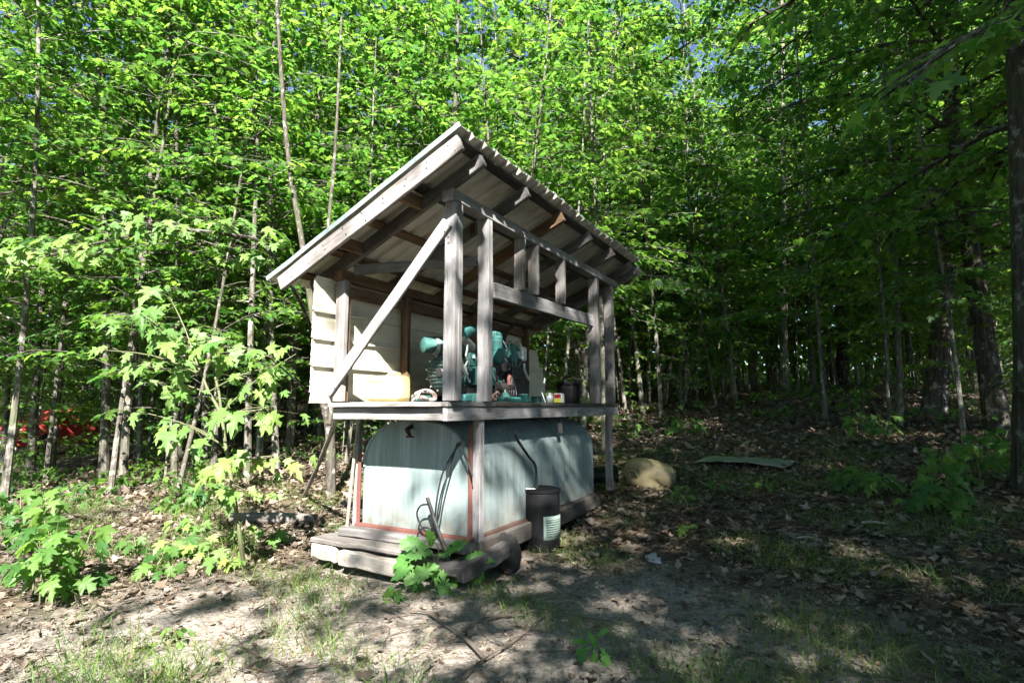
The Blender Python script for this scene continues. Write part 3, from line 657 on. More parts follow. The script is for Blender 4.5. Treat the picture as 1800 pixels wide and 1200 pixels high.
# ------------------------------------------------------------------ loose things on the deck
def rounded_box(lx, ly, lz, r, seg=3):
    bm = bmesh.new(); bmesh.ops.create_cube(bm, size=1)
    for v in bm.verts: v.co = (v.co.x * lx, v.co.y * ly, v.co.z * lz)
    bmesh.ops.bevel(bm, geom=list(bm.edges), offset=r, segments=seg, affect='EDGES', profile=0.5)
    V = [tuple(v.co) for v in bm.verts]; bm.verts.index_update(); F = [tuple(v.index for v in f.verts) for f in bm.faces]; bm.free(); return V, F
def build_jug():
    a = atv(642, 712, 0.04, 0); b = atv(700, 712, 0.04, 0); wv = a.y - b.y
    o = (0.10, (a.y + b.y) / 2, 0.036)
    J = shed_thing('fuel_jug', 'yellowed white plastic fuel jug lying on its side at the deck edge', 'jug', o)
    part(J, 'body', rounded_box(0.16, wv, 0.175, 0.034), 'jug', loc=(0, 0, 0.0885))
    part(J, 'recess_ridge', rounded_box(0.012, wv * 0.62, 0.012, 0.004, 1), 'jug', loc=(-0.079, 0, 0.135))
    part(J, 'handle', tube(smooth_path([(0.06, -0.03, 0.165), (0.08, -0.03, 0.19), (0.08, 0.06, 0.19), (0.06, 0.06, 0.165)], 4), 0.012, 8), 'jug')
    part(J, 'cap', lathe([(0.026, 0), (0.028, 0.004), (0.028, 0.022), (0.024, 0.026)], 16, 'X'), 'can_yellow', loc=(0.075, wv * 0.3, 0.09))
build_jug()
def cable_coil():
    pts = [(724, 700), (732, 692), (745, 687), (757, 690), (764, 699), (757, 704), (744, 699), (735, 698), (728, 703)]
    o = atv(745, 704, 0.30); o = (o.x, o.y, 0.036)
    C_ = shed_thing('cable_bundle', 'tangled bundle of faded pink and grey cable beside the jug', 'cable', o)
    for k in range(5):
        P = [Vector(sub(atv(x + random.uniform(-4, 4), y + random.uniform(-3, 2), 0.30 + random.uniform(-.04, .04)), o)) for x, y in pts[random.randint(0, 2):]]
        for p in P: p.z = max(p.z, 0.008)
        part(C_, 'strand', tube(smooth_path(P, 5), 0.006, 6), 'pink_cord' if k % 2 else 'grey_cord')
cable_coil()
def deck_item(name, label, cat, px, v, pieces, group=None):
    p = atv(px, 706, v); o = (p.x, v, 0.036)
    D = shed_thing(name, label, cat, o, group)
    for n, vf, m, loc in pieces: part(D, n, vf, m, loc=loc)
    return D
deck_item('tin_can', 'small tin with red top and yellow bottom at the deck edge', 'can', 983, 0.06,
          [('body', rounded_box(0.07, 0.075, 0.085, 0.006, 1), 'can_white', (0, 0, 0.0435)), ('red_label', rounded_box(0.0715, 0.065, 0.036, 0.002, 1), 'can_red', (-0.001, 0, 0.060)),
           ('yellow_label', rounded_box(0.0715, 0.065, 0.036, 0.002, 1), 'can_yellow', (-0.001, 0, 0.021))])
deck_item('battery_box', 'black box with curved handle behind the small red and yellow tin', 'box', 1000, 0.30,
          [('body', rounded_box(0.20, 0.17, 0.19, 0.012, 2), 'black_plastic', (0, 0, 0.096)), ('lid', rounded_box(0.21, 0.18, 0.04, 0.01, 2), 'black_plastic', (0, 0, 0.205)),
           ('handle', tube(smooth_path([(0, -0.08, 0.21), (0, -0.05, 0.27), (0, 0.05, 0.27), (0, 0.08, 0.21)], 5), 0.01, 8), 'rubber', (0, 0, 0))])
deck_item('oil_pan', 'shallow teal sheet pan lying by the second post', 'pan', 885, 0.11,
          [('tray', join([rounded_box(0.26, 0.14, 0.012, 0.004, 1), tube([(-0.13, -0.07, 0.02), (0.13, -0.07, 0.02), (0.13, 0.07, 0.02), (-0.13, 0.07, 0.02), (-0.13, -0.07, 0.02)], 0.012, 6)]), 'teal_bright', (0, 0, 0.008))])
deck_item('teal_can', 'teal drum-shaped can on the deck, third from the tin', 'can', 920, 0.12,
          [('body', lathe([(0.04, 0), (0.042, 0.004), (0.042, 0.058), (0.045, 0.062), (0.04, 0.066)], 18), 'teal_bright', (0, 0, 0)), ('lid', lathe([(0.036, 0), (0.036, 0.006)], 18), 'steel', (0, 0, 0.064))])
deck_item('teal_can', 'low teal cup on the deck between two cans', 'can', 943, 0.13,
          [('body', lathe([(0.042, 0), (0.046, 0.05), (0.048, 0.056), (0.04, 0.056), (0.036, 0.01)], 18), 'teal', (0, 0, 0))])
deck_item('glass_jar', 'small grey-green jar next to the red and yellow tin', 'jar', 967, 0.10,
          [('body', lathe([(0.03, 0), (0.034, 0.006), (0.034, 0.055), (0.024, 0.068), (0.024, 0.075)], 16), 'jar', (0, 0, 0)), ('lid', lathe([(0.027, 0), (0.027, 0.014)], 16), 'steel', (0, 0, 0.073))])
deck_item('pump_body', 'small green pump casting behind the teal pan', 'pump', 888, 0.22,
          [('casting', lathe([(0.05, 0), (0.055, 0.02), (0.045, 0.04), (0.03, 0.07), (0.012, 0.085)], 14), 'teal', (0, 0, 0)), ('flange', rounded_box(0.16, 0.06, 0.018, 0.005, 1), 'teal', (0, 0, 0.012)), ('stem', tube([(0, 0, 0.08), (0, 0, 0.105)], 0.008, 8), 'steel', (0, 0, 0))])
deck_item('teal_cover', 'bent teal sheet cover standing between the two front posts', 'cover', 820, 0.13,
          [('plate', rounded_box(0.10, 0.07, 0.05, 0.008, 1), 'teal_bright', (-0.02, 0, 0.026)), ('lip', rounded_box(0.012, 0.09, 0.06, 0.003, 1), 'teal', (0.06, 0, 0.03))])
D = deck_item('cord_knot', 'knotted pink cord heaped right of the second post', 'cord', 869, 0.10,
          [('strand', tube(smooth_path([(random.uniform(-.05, .05), random.uniform(-.03, .03), 0.01 + 0.07 * abs(math.sin(i * 1.9))) for i in range(12)], 4), 0.006, 6), 'pink_cord', (0, 0, 0))])
deck_item('spreader_bar', 'thin bent A-shaped steel wire standing near the far deck end', 'wire', 947, 0.40,
          [('wire', tube(smooth_path([(0.0, 0.03, 0.0), (0.01, 0.0, 0.12), (0.02, -0.01, 0.135), (0.03, -0.06, 0.0)], 5), 0.006, 6), 'white_strap', (0, 0, 0))])

# ------------------------------------------------------------------ things around the shed
def build_drum():
    p = on_ground(953, 972); o = p + Vector((0, 0.12, 0)); o.z = gz(o.x, o.y) - 0.02
    h = 0.47; r = 0.148
    D = thing('plastic_drum', 'black plastic drum with a pale printed label beside the tank', 'drum', o, 0)
    part(D, 'body', lathe([(r * .93, 0), (r * .98, 0.01), (r, 0.03), (r, 0.12), (r * 1.012, 0.13), (r, 0.14), (r, 0.36), (r * 1.012, 0.37), (r, 0.38), (r * 0.99, h - 0.02), (r * .95, h)], 40), 'black_plastic')
    lid = part(D, 'lid', lathe([(r * 1.0, h - 0.012), (r * 1.035, h - 0.008), (r * 1.035, h + 0.012), (r * 0.95, h + 0.018), (r * 0.9, h + 0.010), (0.02, h + 0.010)], 40), 'black_plastic')
    part(D, 'bung', lathe([(0.022, 0), (0.024, 0.004), (0.022, 0.014)], 14), 'rubber', loc=(-0.06, -0.06, h + 0.011), parent=lid)
    part(D, 'paper_scrap', rounded_box(0.075, 0.03, 0.006, 0.002, 1), 'can_white', loc=(-0.085, -0.075, h + 0.02), parent=lid)
    V = []; F = []; n = 14; uv = []
    for j, z in enumerate((0.115, 0.20, 0.29)):
        for i in range(n + 1):
            an = R(-86 + 76 * i / n); V.append(((r + 0.003) * math.cos(an), (r + 0.003) * math.sin(an), z)); uv.append((i / n, j / 2))
    for j in range(2):
        for i in range(n): a = j * (n + 1) + i; F.append((a, a + 1, a + n + 2, a + n + 1))
    me = mesh_py('label', V, F, True); ul = me.uv_layers.new(name='UVMap')
    for l in me.loops: ul.data[l.index].uv = uv[l.vertex_index]
    lo = link('label', me, D, M['label']); md = lo.modifiers.new('t', 'SOLIDIFY'); md.thickness = 0.0015
    lo.name = 'paper_label'
build_drum()
def lump(name, label, cat, loc, sx, sy, sz, mat, seed, rough=0.25, sub_=3):
    bm = bmesh.new(); bmesh.ops.create_icosphere(bm, subdivisions=sub_, radius=1)
    rs = np.random.default_rng(seed); D_ = rs.normal(size=(7, 3)); ph = rs.uniform(0, 6, 7)
    for v in bm.verts:
        k = 1 + rough * sum(math.sin(2.2 * v.co.dot(Vector(d)) + p) for d, p in zip(D_, ph)) / 4
        v.co = (v.co.x * sx * k, v.co.y * sy * k, max(v.co.z * sz * k, -sz * 0.7))
    me = bpy.data.meshes.new(name); bm.to_mesh(me); bm.free(); me.polygons.foreach_set('use_smooth', [True] * len(me.polygons))
    o = link(name, me, None, M[mat]); o.location = loc; return tag(o, label, cat)
p = on_ground(893, 1012); lump('wood_chunk', 'dark charred chunk of wood between the slanting timber and the drum', 'wood', (p.x - 0.005, p.y + 0.06, p.z + 0.10), 0.085, 0.07, 0.135, 'charred', 3, 0.5)
p = on_ground(1147, 858)
def build_tan_jug():
    J = thing('plastic_jug', 'tan plastic jug lying on dead leaves past the far tank post', 'jug', (p.x, p.y + 0.12, p.z + 0.0), R(-18))
    bm = bmesh.new(); bmesh.ops.create_cube(bm, size=1); bmesh.ops.subdivide_edges(bm, edges=bm.edges, cuts=5, use_grid_fill=True)
    for v in bm.verts:
        q = v.co.normalized() * 0.62; c = v.co.lerp(q, 0.62)
        x, y, z = c.x * 0.50, c.y * 0.32, c.z * 0.29
        z *= 1 - 0.25 * (c.x > 0.1) * (c.x - 0.1); y *= 1 + 0.2 * math.sin(c.x * 4)
        if (c.x - 0.22) ** 2 + (c.z + 0.15) ** 2 < 0.03 and c.y < 0: y += 0.05
        if (c.x + 0.33) ** 2 + (c.z + 0.0) ** 2 < 0.018 and c.y < 0: y += 0.04
        v.co = (x, y, z)
    me = bpy.data.meshes.new('body'); bm.to_mesh(me); bm.free(); me.polygons.foreach_set('use_smooth', [True] * len(me.polygons))
    b = link('body', me, J, M['tan_plastic']); b.location = (0, 0, 0.135); b.rotation_euler = (R(8), R(10), 0)
    part(J, 'moulded_grip', tube(smooth_path([(-0.20, -0.125, 0.11), (-0.21, -0.13, 0.17), (-0.15, -0.15, 0.18), (-0.12, -0.15, 0.13)], 4), 0.012, 8), 'tan_plastic')
    part(J, 'cap', lathe([(0.032, 0), (0.034, 0.006), (0.034, 0.03), (0.028, 0.034)], 14, 'X'), 'tan_plastic', loc=(0.25, -0.02, 0.17))
build_tan_jug()
p = on_ground(1090, 852)
B_ = thing('plastic_bucket', 'black plastic bucket lying on its side behind the far post', 'bucket', (p.x - 0.05, p.y + 0.1, p.z + 0.1), R(8))
part(B_, 'body', lathe([(0.02, -0.26), (0.095, -0.26), (0.115, 0.0), (0.122, 0.004), (0.122, 0.014), (0.108, 0.010), (0.09, -0.245), (0.02, -0.245)], 24, 'X'), 'black_plastic')
part(B_, 'rim', lathe([(0.114, -0.03), (0.124, -0.028), (0.124, -0.018), (0.114, -0.016)], 24, 'X'), 'black_plastic')
part(B_, 'handle', tube(smooth_path([(-0.02, -0.12, 0), (0.06, -0.09, -0.07), (0.07, 0.0, -0.1), (0.06, 0.09, -0.07), (-0.02, 0.12, 0)], 4), 0.004, 6), 'steel')
# weathered sheet of board on the ground, right
def flat_board(name, label, px0, py0, px1, py1, wd, mat, cat='board', curl=0.05):
    a = on_ground(px0, py0); b = on_ground(px1, py1); d = b - a; x = Vector((d.x, d.y, 0)).normalized(); y = Vector((-x.y, x.x, 0)); L = d.length
    V = []; F = []; n = 10
    for lay in (0, 1):
        for i in range(n + 1):
            for j in range(4):
                t = i / n; s = j / 3 - 0.5; q = a + x * (L * t + random.uniform(-.03, .03) * (i in (0, n))) + y * (s * wd * (1 - 0.35 * abs(t - 0.5)) + random.uniform(-.01, .01))
                V.append(Vector((q.x, q.y, gz(q.x, q.y) + 0.03 + curl * math.sin(t * 3.0) * (0.5 - s) + (0.014 if lay else 0))) - a)
    m_ = (n + 1) * 4
    for i in range(n):
        for j in range(3):
            q = i * 4 + j; F.append((q, q + 1, q + 5, q + 4)); F.append((m_ + q, m_ + q + 4, m_ + q + 5, m_ + q + 1))
        q = i * 4; F.append((q, q + 4, m_ + q + 4, m_ + q)); q += 3; F.append((q, m_ + q, m_ + q + 4, q + 4))
    for j in range(3):
        F.append((j, m_ + j, m_ + j + 1, j + 1)); q = n * 4 + j; F.append((q, q + 1, m_ + q + 1, m_ + q))
    o = link(name, mesh_py(name, V, F), None, M[mat]); o.location = a; tag(o, label, cat)
flat_board('old_board', 'weathered mossy board lying flat on the leaves at the right', 1236, 812, 1388, 822, 0.55, 'wet_board')
# hoses and bar in front of the tank end
def uv_path(px, u): return [atv(x, y, u, 0) for x, y in px]
def hose(name, label, cat, px, u, r, mat):
    P = [sw(*q) for q in uv_path(px, u)]; o = P[-1].copy()
    ob = link(name, mesh_py(name, *tube(smooth_path([q - o for q in P], 6), r, 8), True), None, M[mat]); ob.location = o; return tag(ob, label, cat)
hose('rubber_hose', 'long black hose bent over at the top of the tank end', 'hose', [(831, 838), (825, 818), (812, 790), (806, 778), (800, 790), (788, 830), (778, 870), (772, 905), (764, 930), (762, 945), (772, 962)], 0.31, 0.0062, 'rubber')
hose('rubber_hose', 'second black hose running beside the bent one down the tank end', 'hose', [(811, 776), (803, 786), (782, 822), (773, 850), (767, 885), (764, 915), (757, 935), (765, 960)], 0.29, 0.0062, 'rubber')
hose('rubber_hose', 'looped black hose curling left of the steel bar', 'hose', [(752, 886), (740, 888), (733, 900), (736, 915), (745, 930), (757, 938), (753, 928), (742, 928), (734, 940), (735, 952)], 0.27, 0.0062, 'rubber')
hose('steel_bar', 'dark steel bar leaning against the tank end behind the oak seedling', 'bar', [(751, 874), (766, 920), (790, 985)], 0.24, 0.013, 'iron')
hose('tank_hose', 'black hose hanging down the shaded tank side to the drum', 'hose', [(912, 775), (928, 800), (940, 815), (942, 840), (941, 868)], 0.0, 0.01, 'rubber') if False else None
Pq = [sw(*atv(x, y, -0.02)) for x, y in ((905, 765), (914, 780), (930, 803), (941, 818), (943, 845), (942, 872), (944, 884))]
o_ = link('rubber_hose', mesh_py('rubber_hose', *tube(smooth_path([q - Pq[-1] for q in Pq], 5), 0.011, 8), True), None, M['rubber']); o_.location = Pq[-1]
tag(o_, 'black hose hanging down the shaded tank side into the drum', 'hose')
# pole leaning on the deck corner, with a short prop
def stick(name, label, cat, P, rad, mat='pale_wood', n=8):
    P = [Vector(q) for q in P]; o = P[0].copy()
    ob = link(name, mesh_py(name, *tube([q - o for q in smooth_path(P, 4)], list(np.linspace(rad[0], rad[1], (len(P) - 1) * 4 + 1)), n), True), None, M[mat]); ob.location = o; return tag(ob, label, cat)
a = on_ground(534, 872); stick('wooden_pole', 'thin grey pole leaning up against the deck corner', 'pole', [a, a.lerp(sw(0.1, 1.0, -0.10), 0.5) + Vector((0.01, 0, 0.01)), sw(0.1, 1.0, -0.08)], (0.023, 0.019), 'pale_wood')
a = sw(0.35, 1.06, -0.30); stick('wooden_prop', 'short stick propped under the deck beside the leaning pole', 'stick', [a + Vector((-0.06, 0.0, -0.82)), a, sw(0.35, 1.02, -0.09)], (0.012, 0.012), 'pale_wood')
# log and stones on the left
a = on_ground(402, 922); b = on_ground(552, 924)
lg = stick('fallen_log', 'grey log lying on the ground behind the sunlit sapling', 'log', [a + Vector((0, 0.05, 0.05)), a.lerp(b, 0.5) + Vector((0, 0.07, 0.055)), b + Vector((0, 0.05, 0.05))], (0.055, 0.05), 'tie_wood', 10)

# ------------------------------------------------------------------ leaves
def outline_leaf(half, center, droop=0.25, fold=0.12):
    """half: outline from base to tip on the right side; mirrored, fan from a centre point"""
    out = [(x, y) for x, y in half] + [(-x, y) for x, y in half[::-1] if abs(x) > 1e-6]
    V = [(center[0], center[1])] + out
    V = np.array([(x, y, fold * abs(x) - droop * (y ** 2 + 1.2 * x * x)) for x, y in V]); n = len(out)
    F = np.array([(0, 1 + i, 1 + (i + 1) % n) for i in range(n)]); return V, F
MAPLE = outline_leaf([(0, 0.0), (0.16, -0.03), (0.44, 0.10), (0.27, 0.27), (0.52, 0.55), (0.19, 0.54), (0.20, 0.74), (0, 1.0)], (0, 0.34))
MAPLE_HD = outline_leaf([(0, 0.0), (0.14, -0.06), (0.30, 0.02), (0.46, 0.06), (0.36, 0.18), (0.25, 0.27), (0.38, 0.35), (0.42, 0.50), (0.56, 0.60), (0.38, 0.58), (0.18, 0.50), (0.17, 0.66), (0.25, 0.78), (0.10, 0.80), (0, 1.02)], (0, 0.32), 0.22, 0.16)
SIMPLE = outline_leaf([(0, 0), (0.40, 0.15), (0.34, 0.60), (0, 1.0)], (0, 0.4))
OAK = outline_leaf([(0, 0.0), (0.05, 0.09), (0.14, 0.16), (0.095, 0.23), (0.21, 0.32), (0.14, 0.39), (0.26, 0.49), (0.18, 0.55), (0.28, 0.66), (0.19, 0.72), (0.22, 0.83), (0.11, 0.88), (0.08, 0.95), (0, 1.0)], (0, 0.5), 0.30, 0.35)
OVAL = outline_leaf([(0, 0), (0.16, 0.2), (0.2, 0.5), (0.1, 0.85), (0, 1.0)], (0, 0.4), 0.3, 0.3)
CURLED = outline_leaf([(0, 0), (0.38, 0.12), (0.28, 0.5), (0.15, 0.7), (0, 1.0)], (0, 0.35), -0.45, 0.5)
FLATDEAD = outline_leaf([(0, 0.0), (0.40, 0.08), (0.27, 0.27), (0.50, 0.5), (0.19, 0.54), (0, 1.0)], (0, 0.34), -0.22, -0.15)
def norm(a): return a / np.maximum(np.linalg.norm(a, axis=1, keepdims=True), 1e-9)
def leaves_np(pos, ydir, nrm, size, tmpl):
    y = norm(ydir); x = norm(np.cross(y, nrm)); z = np.cross(x, y); TV, TF = tmpl
    P = pos[:, None, :] + size[:, None, None] * (TV[None, :, 0:1] * x[:, None, :] + TV[None, :, 1:2] * y[:, None, :] + TV[None, :, 2:3] * z[:, None, :])
    k = len(TV); F = (TF[None] + (np.arange(len(pos)) * k)[:, None, None]).reshape(-1, 3)
    return P.reshape(-1, 3), F

# ------------------------------------------------------------------ trees
def tree_meshes(seed, H, r0, start, blen, nbr, tmpl, lsize, per_twig=7, lean=0.0, fork=False, droop=0.0, low_thin=True):
    rs = np.random.default_rng(seed); parts = []; LP, LY, LN = [], [], []
    n = 14; zs = np.linspace(0, H, n); ph = rs.uniform(0, 6, 4)
    wob = 0.02 * H
    def axis(z):
        t = z / H
        return Vector((wob * (math.sin(t * 3.1 + ph[0]) - math.sin(ph[0])) + lean * z, wob * (math.sin(t * 2.7 + ph[1]) - math.sin(ph[1])), z))
    rad = [r0 * (1.25 if i == 0 else 1) * (1 - 0.86 * (z / H) ** 0.9) + 0.004 for i, z in enumerate(zs)]
    P = [axis(z) for z in zs]; P[0].z = -0.15
    parts.append(tube(P, rad, 9))
    def twig(p, d, L, r, nl):
        q = p + d * L + Vector((0, 0, -0.10 * L)); parts.append(tube([p, p.lerp(q, .5) + Vector((0, 0, 0.03 * L)), q], [r, r * .7, r * .35], 3, False))
        t = np.sort(rs.uniform(0.15, 1.05, nl)); pos = np.array(p)[None] + np.outer(t, np.array(q - p))
        side = np.array(d.cross(Vector((0, 0, 1))).normalized()); sg = np.where(np.arange(nl) % 2 == 0, 1, -1)
        yd = np.array(d)[None] * rs.uniform(0.2, 1.0, (nl, 1)) + side[None] * (sg * rs.uniform(0.4, 1.0, nl))[:, None]
        yd[:, 2] -= rs.uniform(0.05, 0.6 + droop, nl)
        pos = pos + yd * 0.05 + rs.normal(0, 0.02, (nl, 3))
        nm = np.array([0, 0, 1.0])[None] + rs.normal(0, 0.33, (nl, 3))
        LP.append(pos); LY.append(yd); LN.append(nm)
    az = rs.uniform(0, 6.28)
    for b in range(nbr):
        t = (b + rs.uniform(0, 1)) / nbr; z = start + (H * 0.97 - start) * t ** 0.95
        az += 2.4 + rs.normal(0, 0.5); f = 1 - t
        L = blen * (0.30 + 0.95 * math.sin(min(1, f * 1.05 + 0.12) * math.pi * 0.62)) * rs.uniform(0.6, 1.15)
        up = rs.uniform(0.25, 0.75) + 0.5 * t; d = Vector((math.cos(az), math.sin(az), up)).normalized(); p = axis(z)
        pts = [p]; segs = 5; dd = d.copy()
        for s in range(segs):
            dd = (dd + Vector((rs.normal(0, .12), rs.normal(0, .12), -0.16 - droop * .2))).normalized(); pts.append(pts[-1] + dd * (L / segs))
        rb = max(0.006, r0 * 0.30 * (1 - 0.6 * t) * (0.5 + L / blen * 0.5)); parts.append(tube(pts, list(np.linspace(rb, rb * 0.25, len(pts))), 5, False))
        nt_ = max(3, int(L * 4.6))
        for k in range(nt_):
            s = 0.22 + 0.78 * (k + rs.uniform(0, .8)) / nt_; i = min(int(s * segs), segs - 1); fr_ = s * segs - i
            q = pts[i].lerp(pts[i + 1], fr_); bd = (pts[i + 1] - pts[i]).normalized(); sd = bd.cross(Vector((0, 0, 1))).normalized() * (1 if k % 2 else -1)
            td = (bd * rs.uniform(0.3, 0.9) + sd * rs.uniform(0.5, 1.0) + Vector((0, 0, rs.uniform(-0.15, 0.25)))).normalized()
            twig(q, td, rs.uniform(0.25, 0.62) * (0.6 + 0.5 * L / blen), rb * 0.3 + 0.002, int(per_twig * rs.uniform(0.6, 1.4)) + 1)
    V, F = join(parts); tm = mesh_py('trunk', V, F, True)
    pos = np.concatenate(LP); sz = lsize * rs.uniform(0.6, 1.2, len(pos))
    LVv, LF = leaves_np(pos, np.concatenate(LY), np.concatenate(LN), sz, tmpl)
    return tm, mesh_np('crown', LVv, LF)
def place_tree(name, label, cat, protos, k, loc, rz, sc, group, bark='bark', leafm='leaf', tilt=(0, 0)):
    tm, cm = protos[k]
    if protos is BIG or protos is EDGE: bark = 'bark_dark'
    if not tm.materials: tm.materials.append(M[bark])
    if not cm.materials: cm.materials.append(M[leafm])
    t = thing(name, label, cat, loc, rz, group); t.rotation_euler = (tilt[0], tilt[1], rz); t.scale = (sc, sc, sc)
    link('trunk', tm, t); link('crown', cm, t); return t
#                     seed  H    r0    start blen nbr
TALL = [tree_meshes(11, 13.0, 0.046, 1.9, 2.1, 40, MAPLE, 0.112, 11), tree_meshes(12, 14.5, 0.060, 2.4, 2.4, 42, MAPLE, 0.112, 11),
        tree_meshes(13, 11.5, 0.038, 1.6, 1.9, 40, MAPLE, 0.11, 11), tree_meshes(14, 15.5, 0.074, 3.0, 2.7, 42, MAPLE, 0.112, 11)]
POLE = [tree_meshes(21, 8.0, 0.036, 1.7, 1.35, 28, MAPLE, 0.115, 9), tree_meshes(22, 9.5, 0.045, 2.3, 1.5, 30, MAPLE, 0.115, 9, lean=0.05),
        tree_meshes(23, 6.8, 0.028, 1.3, 1.25, 26, MAPLE, 0.115, 9, lean=-0.06)]
FAR = [tree_meshes(31, 14.0, 0.07, 1.3, 2.5, 38, SIMPLE, 0.15, 10), tree_meshes(32, 16.0, 0.10, 2.2, 2.9, 38, SIMPLE, 0.155, 10), tree_meshes(33, 11.0, 0.055, 1.0, 2.0, 36, SIMPLE, 0.145, 10)]
BARE = [tree_meshes(41, 6.0, 0.026, 3.6, 1.0, 8, MAPLE, 0.12, 4, lean=0.10), tree_meshes(42, 7.0, 0.022, 4.2, 0.9, 8, MAPLE, 0.12, 4, lean=-0.08), tree_meshes(43, 5.0, 0.02, 2.6, 0.9, 8, MAPLE, 0.12, 4, lean=0.03)]
BIG = [tree_meshes(51, 16.0, 0.21, 3.0, 3.6, 44, MAPLE, 0.14, 9), tree_meshes(52, 15.0, 0.17, 2.4, 3.2, 44, MAPLE, 0.14, 9, droop=0.3)]

SHRUB = [tree_meshes(61, 2.7, 0.013, 0.35, 0.85, 15, MAPLE, 0.112, 6), tree_meshes(62, 3.6, 0.017, 0.6, 1.0, 18, MAPLE, 0.112, 6, lean=0.06), tree_meshes(63, 2.0, 0.010, 0.25, 0.7, 12, MAPLE, 0.11, 6)]
EDGE = [tree_meshes(71, 15.0, 0.20, 6.0, 3.0, 30, MAPLE, 0.125, 9)]
# single trees that stand out
def spot(px, Y): return at_px(px, Y)
ONE = [
 ('maple_tree', 'slim green-barked maple at the left, nearer of the close pair', TALL, 2, 205, 7.6, 0.4, 0.85, (0, 0)),
 ('maple_tree', 'thinner right-hand stem of the close pair of left maples', POLE, 1, 226, 8.1, 2.2, 1.1, (0, 0)),
 ('maple_tree', 'slim maple trunk nearest the left edge of the wood', TALL, 0, 22, 7.5, 1.1, 0.9, (0, R(-2))),
 ('maple_tree', 'darker trunk standing before the left part of the red car', TALL, 1, 66, 10.5, 3.0, 1.1, (0, 0)),
 ('maple_tree', 'dark trunk dividing the red car in two', TALL, 3, 98, 10.8, 0.2, 0.9, (0, 0)),
 ('maple_tree', 'grey maple rising just behind the shed roof ridge', TALL, 1, 770, 9.5, 5.0, 1.0, (0, R(-3))),
 ('maple_tree', 'dark thick trunk above the shed eave', BIG, 0, 1015, 13.5, 1.0, 1.0, (0, 0)),
 ('maple_tree', 'pale-patched maple stem left of the shed roof', TALL, 0, 492, 9.0, 4.2, 1.0, (0, R(2))),
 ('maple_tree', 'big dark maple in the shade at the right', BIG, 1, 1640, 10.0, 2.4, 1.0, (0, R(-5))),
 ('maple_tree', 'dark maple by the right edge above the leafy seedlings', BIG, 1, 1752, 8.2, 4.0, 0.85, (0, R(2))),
 ('maple_tree', 'leafy maple overhanging the right side of the path', TALL, 2, 1450, 10.5, 3.3, 0.9, (0, 0)),
 ('maple_tree', 'leafy shaded maple left of the big right maples', TALL, 0, 1580, 9.2, 0.7, 0.85, (0, R(-3))),
 ('maple_tree', 'broad dark trunk far back along the right path', BIG, 1, 1485, 19.0, 0.6, 1.1, (0, 0)),
 ('maple_tree', 'young maple with low shaded branches over the right path', POLE, 2, 1560, 8.6, 1.0, 0.85, (0, 0)),
 ('maple_tree', 'young shaded maple before the big dark right maple', POLE, 0, 1690, 7.6, 2.5, 0.8, (0, 0)),
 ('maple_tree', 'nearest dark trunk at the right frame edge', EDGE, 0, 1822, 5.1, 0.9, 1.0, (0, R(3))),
]
for nm, lb, pr, k, px, Y, rz, sc, tl in ONE:
    place_tree(nm, lb, 'tree', pr, k, spot(px, Y), rz, sc, None, tilt=tl)
# trees standing behind the viewer, whose shade falls across the clearing
BEHIND = [(6.6, 5.6, BIG, 1, 0.4, 1.12), (4.7, -1.3, TALL, 3, 1.9, 1.25), (6.4, -0.8, TALL, 3, 4.9, 1.2), (2.55, -4.2, BIG, 1, 2.3, 0.8), (2.2, -6.8, BIG, 0, 1.3, 1.0), (2.45, -5.3, TALL, 3, 2.2, 0.95), (4.4, -5.6, TALL, 1, 0.2, 1.0), (3.4, -10.5, BIG, 1, 0.3, 1.15), (5.6, -3.4, BIG, 0, 2.0, 0.9), (4.2, -8.5, TALL, 3, 1.2, 1.0), (8.8, -6.0, TALL, 1, 4.4, 1.0), (2.1, -9.0, TALL, 1, 3.3, 1.0), (5.2, 1.0, BIG, 1, 2.0, 0.8), (8.0, 3.6, BIG, 0, 3.0, 0.85),
          (7.6, 0.6, TALL, 0, 5.2, 0.9), (10.5, 3.2, TALL, 3, 0.8, 1.0), (-6.8, -6.5, TALL, 2, 2.9, 0.9), (-9.5, -2.0, TALL, 1, 0.5, 1.0), (-7.2, 1.5, TALL, 3, 4.5, 0.9), (-11, 4, TALL, 3, 1.5, 1.0), (-5, -12, TALL, 3, 0.3, 1.0), (-1, -16, TALL, 1, 2.3, 1.0), (3, -15, TALL, 3, 1.3, 1.0), (8, -13, TALL, 3, 5.3, 1.0), (13, -3, TALL, 3, 2.5, 1.0), (-10, -9, TALL, 3, 3.5, 1.0), (0.3, -2.3, POLE, 2, 1.7, 0.66), (-0.8, -2.2, POLE, 2, 3.9, 0.66), (-1.9, -2.0, POLE, 0, 0.9, 0.50), (-3.0, -2.2, POLE, 2, 5.1, 0.62), (-0.2, -3.1, POLE, 1, 0.3, 0.54), (0.9, -3.0, POLE, 1, 4.2, 0.56)]
for x, y, pr, k, rz, sc in BEHIND:
    lb, gr = (('maple beyond the right frame edge, seen by its overhanging branches and shade', 'maples beyond the right edge') if x > 3.5 and y > -2 else
              ('maple beyond the left frame edge, seen by its branches and shade', 'maples beyond the left edge') if x < -6 else
              ('low young maple on the near side of the clearing, casting dappled foreground shade', 'young maples on the near side of the clearing') if pr is POLE else
              ('tall maple beyond the near side of the clearing, seen only by its shade', 'maples on the near side of the clearing'))
    place_tree('maple_tree', lb, 'tree', pr, k, (x, y, gz(x, y)), rz, sc, gr)
